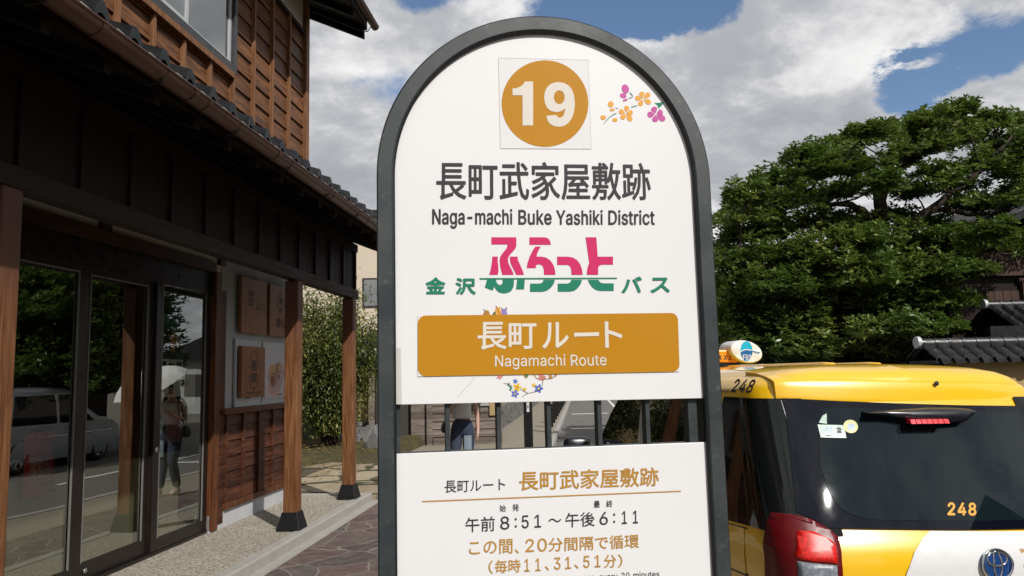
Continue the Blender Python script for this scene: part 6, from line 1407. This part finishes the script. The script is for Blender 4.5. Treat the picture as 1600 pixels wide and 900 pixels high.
m = MB(); tile_roof(m, -.7, 7.0, -.22, 4.46, 5.5, (7.0 - 4.30) / 5.7, .28, .5, samples=7); m.build('roof_tiles', 'tile_black', hh, fixn=False)
lean = thing('gate_roof', 'black pantiled lean-to roof of a garden gate between wall and timber house', 'roof', (9.0, 15.6, 0), -pi / 2)
m = MB(); m.box(-.9, .3, .5, 6, 0, 2.35); m.build('wall', 'dark_wood', lean); coping(lean, .9, 6, -.3, .95, 2.44, 2.98, .25, course=.24)
m = MB(); m.box(.7, .9, .2, 6, 2.28, 2.50); m.build('fascia', 'tile_black', lean)
# far row of dark houses closing the street
for i, (s, t, w_, h, lab) in enumerate(((10.5, 34, 9, 5.2, 'grey plastered house with dark roof far down the right side of the street'), (-5.5, 50, 12, 5.5, 'timber fronted house behind the long ochre wall'))):
    o = thing('street_house', lab, 'house', bw(s, t, 0), BRZ); m = MB(); m.box(0, w_, 0, 9, 0, h * .62); m.build('wall', 'plaster_grey' if i == 0 else 'house_wood', o)
    m = MB(); m.prism([(-.6, h * .60), (w_ + .6, h * .60), (w_ / 2, h)], 'y', -.6, 9.6); m.build('roof', 'tile_black', o)
    for k in range(3):
        x = w_ * (.2 + .28 * k); m = MB(); m.box(x, x + 1.1, -.05, -.01, 1.0, 2.2); m.build('window', 'bronze_sash', o)

# kerbside bollards, a black post
proto = None
for i in range(12):
    t = 14.2 + i * 1.95; x = 2.90
    lab = 'square black kerbside bollard, nearest of the row seen through the sign' if i == 0 else 'square black kerbside bollard in the row receding down the street'
    if proto is None:
        proto = thing('bollard', lab, 'bollard', bw(x, t, PZ), BRZ, 'bollards along the kerb'); m = MB(); m.box(-.075, .075, -.075, .075, 0, .56); m.build('shaft', 'iron_black', proto, bevel=.012); m = MB(); m.box(-.09, .09, -.09, .09, .565, .63); m.build('cap', 'iron_black', proto, bevel=.015)
    else: c = copy_tree(proto); c.location = bw(x, t, PZ); c['label'] = lab
bp = thing('street_post', 'square black street post with a narrow white label standing behind the sign', 'post', bw(2.92, 6.0, PZ), BRZ)
m = MB(); m.box(-.075, .075, -.075, .075, 0, 3.0); m.build('shaft', 'iron_black', bp, bevel=.008)
m = MB(); m.add([(-.015, -.0765, .98), (.03, -.0765, .98), (.03, -.0765, 1.40), (-.015, -.0765, 1.40)], [(0, 1, 2, 3)], 0)
for k in range(3): m.add([(-.003, -.0772, 1.04 + k * .1), (.018, -.0772, 1.04 + k * .1), (.018, -.0772, 1.10 + k * .1), (-.003, -.0772, 1.10 + k * .1)], [(0, 1, 2, 3)], 1)
m.build('label_plate', ['paper', 'grey_print'], bp, fixn=False)

# dark house across the street, behind the viewer's right shoulder: it stands in the taxi's rear window
bh = thing('corner_house', 'dark timber corner house across the street, mirrored in the rear window of the taxi', 'house', (9.6, -9.5, 0), radians(18))
m = MB(); m.box(0, 8, 0, 7, 0, 4.6); m.build('wall', 'house_wood', bh)
m = MB(); m.hexa([(x, y, z) for x, z0 in ((-.9, 4.5), (4, 6.6)) for y in (-.8, 7.8) for z in (z0, z0 + .2)]); m.hexa([(x, y, z) for x, z0 in ((4, 6.6), (8.9, 4.5)) for y in (-.8, 7.8) for z in (z0, z0 + .2)]); m.build('roof', 'tile_black', bh)
for y in (.8, 3.0, 5.2):
    m = MB(); m.box(-.06, -.01, y, y + 1.1, 1.0, 2.2); m.build('window', 'bronze_sash', bh)

# ================================================================== WOMAN WITH A PARASOL
def skin_mesh(name, pts, edges, radii, mat, parent, root=0, sub=2):
    me = bpy.data.meshes.new(name); me.from_pydata([tuple(p) for p in pts], edges, []); me.materials.append(MATS[mat])
    o = bpy.data.objects.new(name, me); COL.objects.link(o); o.parent = parent
    sk = o.modifiers.new('skin', 'SKIN'); sk.use_smooth_shade = True
    if not me.skin_vertices: 
        bm = bmesh.new(); bm.from_mesh(me); bm.verts.layers.skin.verify(); bm.to_mesh(me); bm.free()
    for i, r_ in enumerate(radii):
        v = me.skin_vertices[0].data[i]; v.radius = r_ if isinstance(r_, tuple) else (r_, r_); v.use_root = (i == root)
    ss = o.modifiers.new('subsurf', 'SUBSURF'); ss.levels = sub; ss.render_levels = sub
    return o
PL = at_depth(722, 640, 11.1); PP = Vector((PL.x, 11.1, PZ))
per = thing('person', 'woman in white cropped top and dark jeans walking towards the camera, holding a white parasol', 'person', PP, radians(178) - pi)
# figure faces -y (the camera); image left is -x
J = dict(pelvis=(0, 0, .90), waist=(0, .0, 1.02), rib=(0, .01, 1.16), chest=(0, .0, 1.28), neck=(0, .01, 1.395), head0=(0, -.005, 1.46), head1=(0, -.01, 1.53), head2=(0, 0, 1.575),
         lsh=(-.165, .01, 1.335), lel=(-.215, .02, 1.09), lwr=(-.14, -.20, 1.16), lha=(-.11, -.235, 1.21),
         rsh=(.165, .01, 1.335), rel=(.215, .03, 1.07), rwr=(.225, -.03, .85), rha=(.225, -.045, .80),
         lhp=(-.085, 0, .86), lkn=(-.095, -.10, .49), lan=(-.095, .05, .10), lto=(-.095, -.08, .035),
         rhp=(.085, 0, .86), rkn=(.085, -.03, .48), ran=(.08, -.12, .09), rto=(.08, -.25, .04))
K = list(J); I = {k: i for i, k in enumerate(K)}
ed = [('pelvis', 'waist'), ('waist', 'rib'), ('rib', 'chest'), ('chest', 'neck'), ('neck', 'head0'), ('head0', 'head1'), ('head1', 'head2'), ('chest', 'lsh'), ('lsh', 'lel'), ('lel', 'lwr'), ('lwr', 'lha'), ('chest', 'rsh'), ('rsh', 'rel'), ('rel', 'rwr'), ('rwr', 'rha'),
      ('pelvis', 'lhp'), ('lhp', 'lkn'), ('lkn', 'lan'), ('lan', 'lto'), ('pelvis', 'rhp'), ('rhp', 'rkn'), ('rkn', 'ran'), ('ran', 'rto')]
RAD = dict(pelvis=(.125, .09), waist=(.108, .082), rib=(.125, .095), chest=(.135, .10), neck=(.048, .048), head0=(.065, .075), head1=(.078, .092), head2=(.062, .072), lsh=.052, lel=.037, lwr=.026, lha=(.022, .034), rsh=.052, rel=.037, rwr=.026, rha=(.022, .034),
           lhp=.088, lkn=.055, lan=.036, lto=.030, rhp=.088, rkn=.055, ran=.036, rto=.030)
P_ = [Vector(J[k]) for k in K]; E_ = [(I[a], I[b]) for a, b in ed]; Rr = [RAD[k] for k in K]
# fingers: short chains rooted in the palms
def fingers(base, dirv, spread, curl, wrist):
    d = Vector(dirv).normalized(); s = Vector(spread).normalized(); c = Vector(curl).normalized()
    for q, L_ in ((-1.5, .058), (-.5, .068), (.5, .064), (1.5, .050)):
        b0 = Vector(base) + s * .0135 * q + d * .03; i0 = len(P_)
        P_.extend([b0, b0 + d * L_ * .5 + c * .008, b0 + d * L_ * .85 + c * .03]); Rr.extend([.0095, .0085, .007]); E_.extend([(wrist, i0), (i0, i0 + 1), (i0 + 1, i0 + 2)])
    b0 = Vector(base) - s * .030 + d * .002; i0 = len(P_); P_.extend([b0, b0 - s * .012 + d * .03 + c * .012]); Rr.extend([.010, .008]); E_.extend([(wrist, i0), (i0, i0 + 1)])
fingers(J['rha'], (0, -.08, -1), (0, 1, 0), (-1, 0, .2), I['rha']); fingers(J['lha'], (.5, -.5, .35), (.2, .1, -1), (.3, .9, .1), I['lha'])
skin_mesh('body', P_, E_, Rr, 'skin', per)
def cloth(name, ks, grow, mat, scale={}, extra=None):
    pts = [Vector(J[k]) for k in ks]; idx = {k: i for i, k in enumerate(ks)}; e = [(idx[a], idx[b]) for a, b in ed if a in idx and b in idx]
    rr_ = []
    for k in ks:
        q = RAD[k]; g_ = scale.get(k, grow); rr_.append((q[0] + g_, q[1] + g_) if isinstance(q, tuple) else q + g_)
    if extra:
        for (p, rad, con) in extra: pts.append(Vector(p)); rr_.append(rad); e.append((len(pts) - 1, idx[con]))
    return skin_mesh(name, pts, e, rr_, mat, per)
cloth('cropped_top', ['rib', 'chest', 'lsh', 'rsh'], .012, 'cloth_white', {'lsh': .010, 'rsh': .010}, [((0, .008, 1.075), (.124, .096), 'rib')])
cloth('jeans', ['pelvis', 'lhp', 'lkn', 'lan', 'rhp', 'rkn', 'ran'],   .022, 'denim', {'lan': .024, 'ran': .024, 'lkn': .018, 'rkn': .018}, [((0, 0, 1.055), (.122, .094), 'pelvis')])
m = MB(); m.grid([[(.085 + .055 * cos(a), -.105 - .012 * sin(a) + (z - .62) * .0 - .01, z) for a in np.linspace(.2, pi - .2, 7)] for z in np.linspace(.56, .80, 7)]); m.build('sunlit_patch', 'denim_pale', per, smooth=True)  # paler patch, sunlight on the jeans put into the colour
for k0, k1 in (('lan', 'lto'), ('ran', 'rto')):
    a, b_ = Vector(J[k0]), Vector(J[k1]); skin_mesh('shoe', [a + Vector((0, .05, -.055)), a + Vector((0, 0, -.03)), b_ + Vector((0, -.03, -.005))], [(0, 1), (1, 2)], [(.040, .035), (.046, .048), (.042, .030)], 'shoe', per)
skin_mesh('hair', [(0, .05, 1.60), (0, .085, 1.52), (0, .095, 1.40), (.03, .09, 1.26), (.085, -.03, 1.585), (-.085, -.03, 1.585), (.10, .02, 1.46), (-.10, .02, 1.46), (.12, -.02, 1.30)], [(0, 1), (1, 2), (2, 3), (0, 4), (0, 5), (4, 6), (5, 7), (6, 8)], [(.085, .07), (.095, .06), (.09, .05), (.06, .04), .035, .035, .035, .03, .028], 'hair', per)
for sx_ in (-1, 1):
    m = MB(); m.lathe([(-.004, .001), (-.004, .007), (0, .010), (.004, .001)], 12, (sx_ * .031, -.098, 1.525), 'y'); m.build('eye', 'hair', per, smooth=True)
m = MB(); m.tube([(0, -.098, 1.535), (0, -.112, 1.508), (0, -.100, 1.496)], [.006, .012, .008], 8); m.build('nose', 'skin', per, smooth=True)
m = MB(); m.tube([(-.022, -.088, 1.466), (0, -.096, 1.464), (.022, -.088, 1.466)], [.003, .007, .003], 8); m.build('mouth', 'lip', per, smooth=True)
# bag on her hip
bg = thing('handbag', 'slouchy black handbag hanging at the hip of the woman in jeans', 'handbag', PP + Vector((-.20, .0, 0)))
skin_mesh('pouch', [(-.02, 0, 1.02), (-.05, 0, .93), (-.06, -.01, .82)], [(0, 1), (1, 2)], [(.06, .05), (.10, .065), (.085, .06)], 'leather_black', bg)
m = MB(); m.tube(chain([(-.02, -.02, 1.04), (.02, -.09, 1.2), (.05, -.06, 1.36), (.05, .02, 1.40), (.02, .09, 1.3), (-.02, .03, 1.04)], 5), .009, 6); m.build('strap', 'leather_black', bg)
# white parasol held over her shoulder
pa = thing('parasol', 'open white parasol held by the woman in jeans', 'parasol', PP + Vector((-.12, -.22, 1.14)))
pa.rotation_euler = (radians(25), radians(14), 0)
m = MB(); m.tube([(0, 0, -.12), (0, 0, .78)], .006, 8); m.build('shaft', 'alu', pa)
m = MB(); nseg = 8; P = []
for i in range(9):
    a = radians(62) * i / 8; row = []
    for k in range(nseg * 6):
        th = 2 * pi * k / (nseg * 6); u = (k % 6) / 6; rr_ = .50 * sin(a) / sin(radians(62)); sag = 1 - .06 * sin(pi * u) * (i / 8)
        row.append((rr_ * cos(th) * sag, rr_ * sin(th) * sag, .76 - .42 * (1 - cos(a)) ))
    P.append(row)
m.grid(P, close=True); c = m.build('canopy', 'parasol_cloth', pa, smooth=True); 
m = MB(); 
for k in range(nseg):
    th = 2 * pi * k / nseg; m.tube([(0, 0, .745), (.25 * cos(th), .25 * sin(th), .70), (.495 * cos(th), .495 * sin(th), .53)], .003, 5)
m.build('ribs', 'alu', pa)
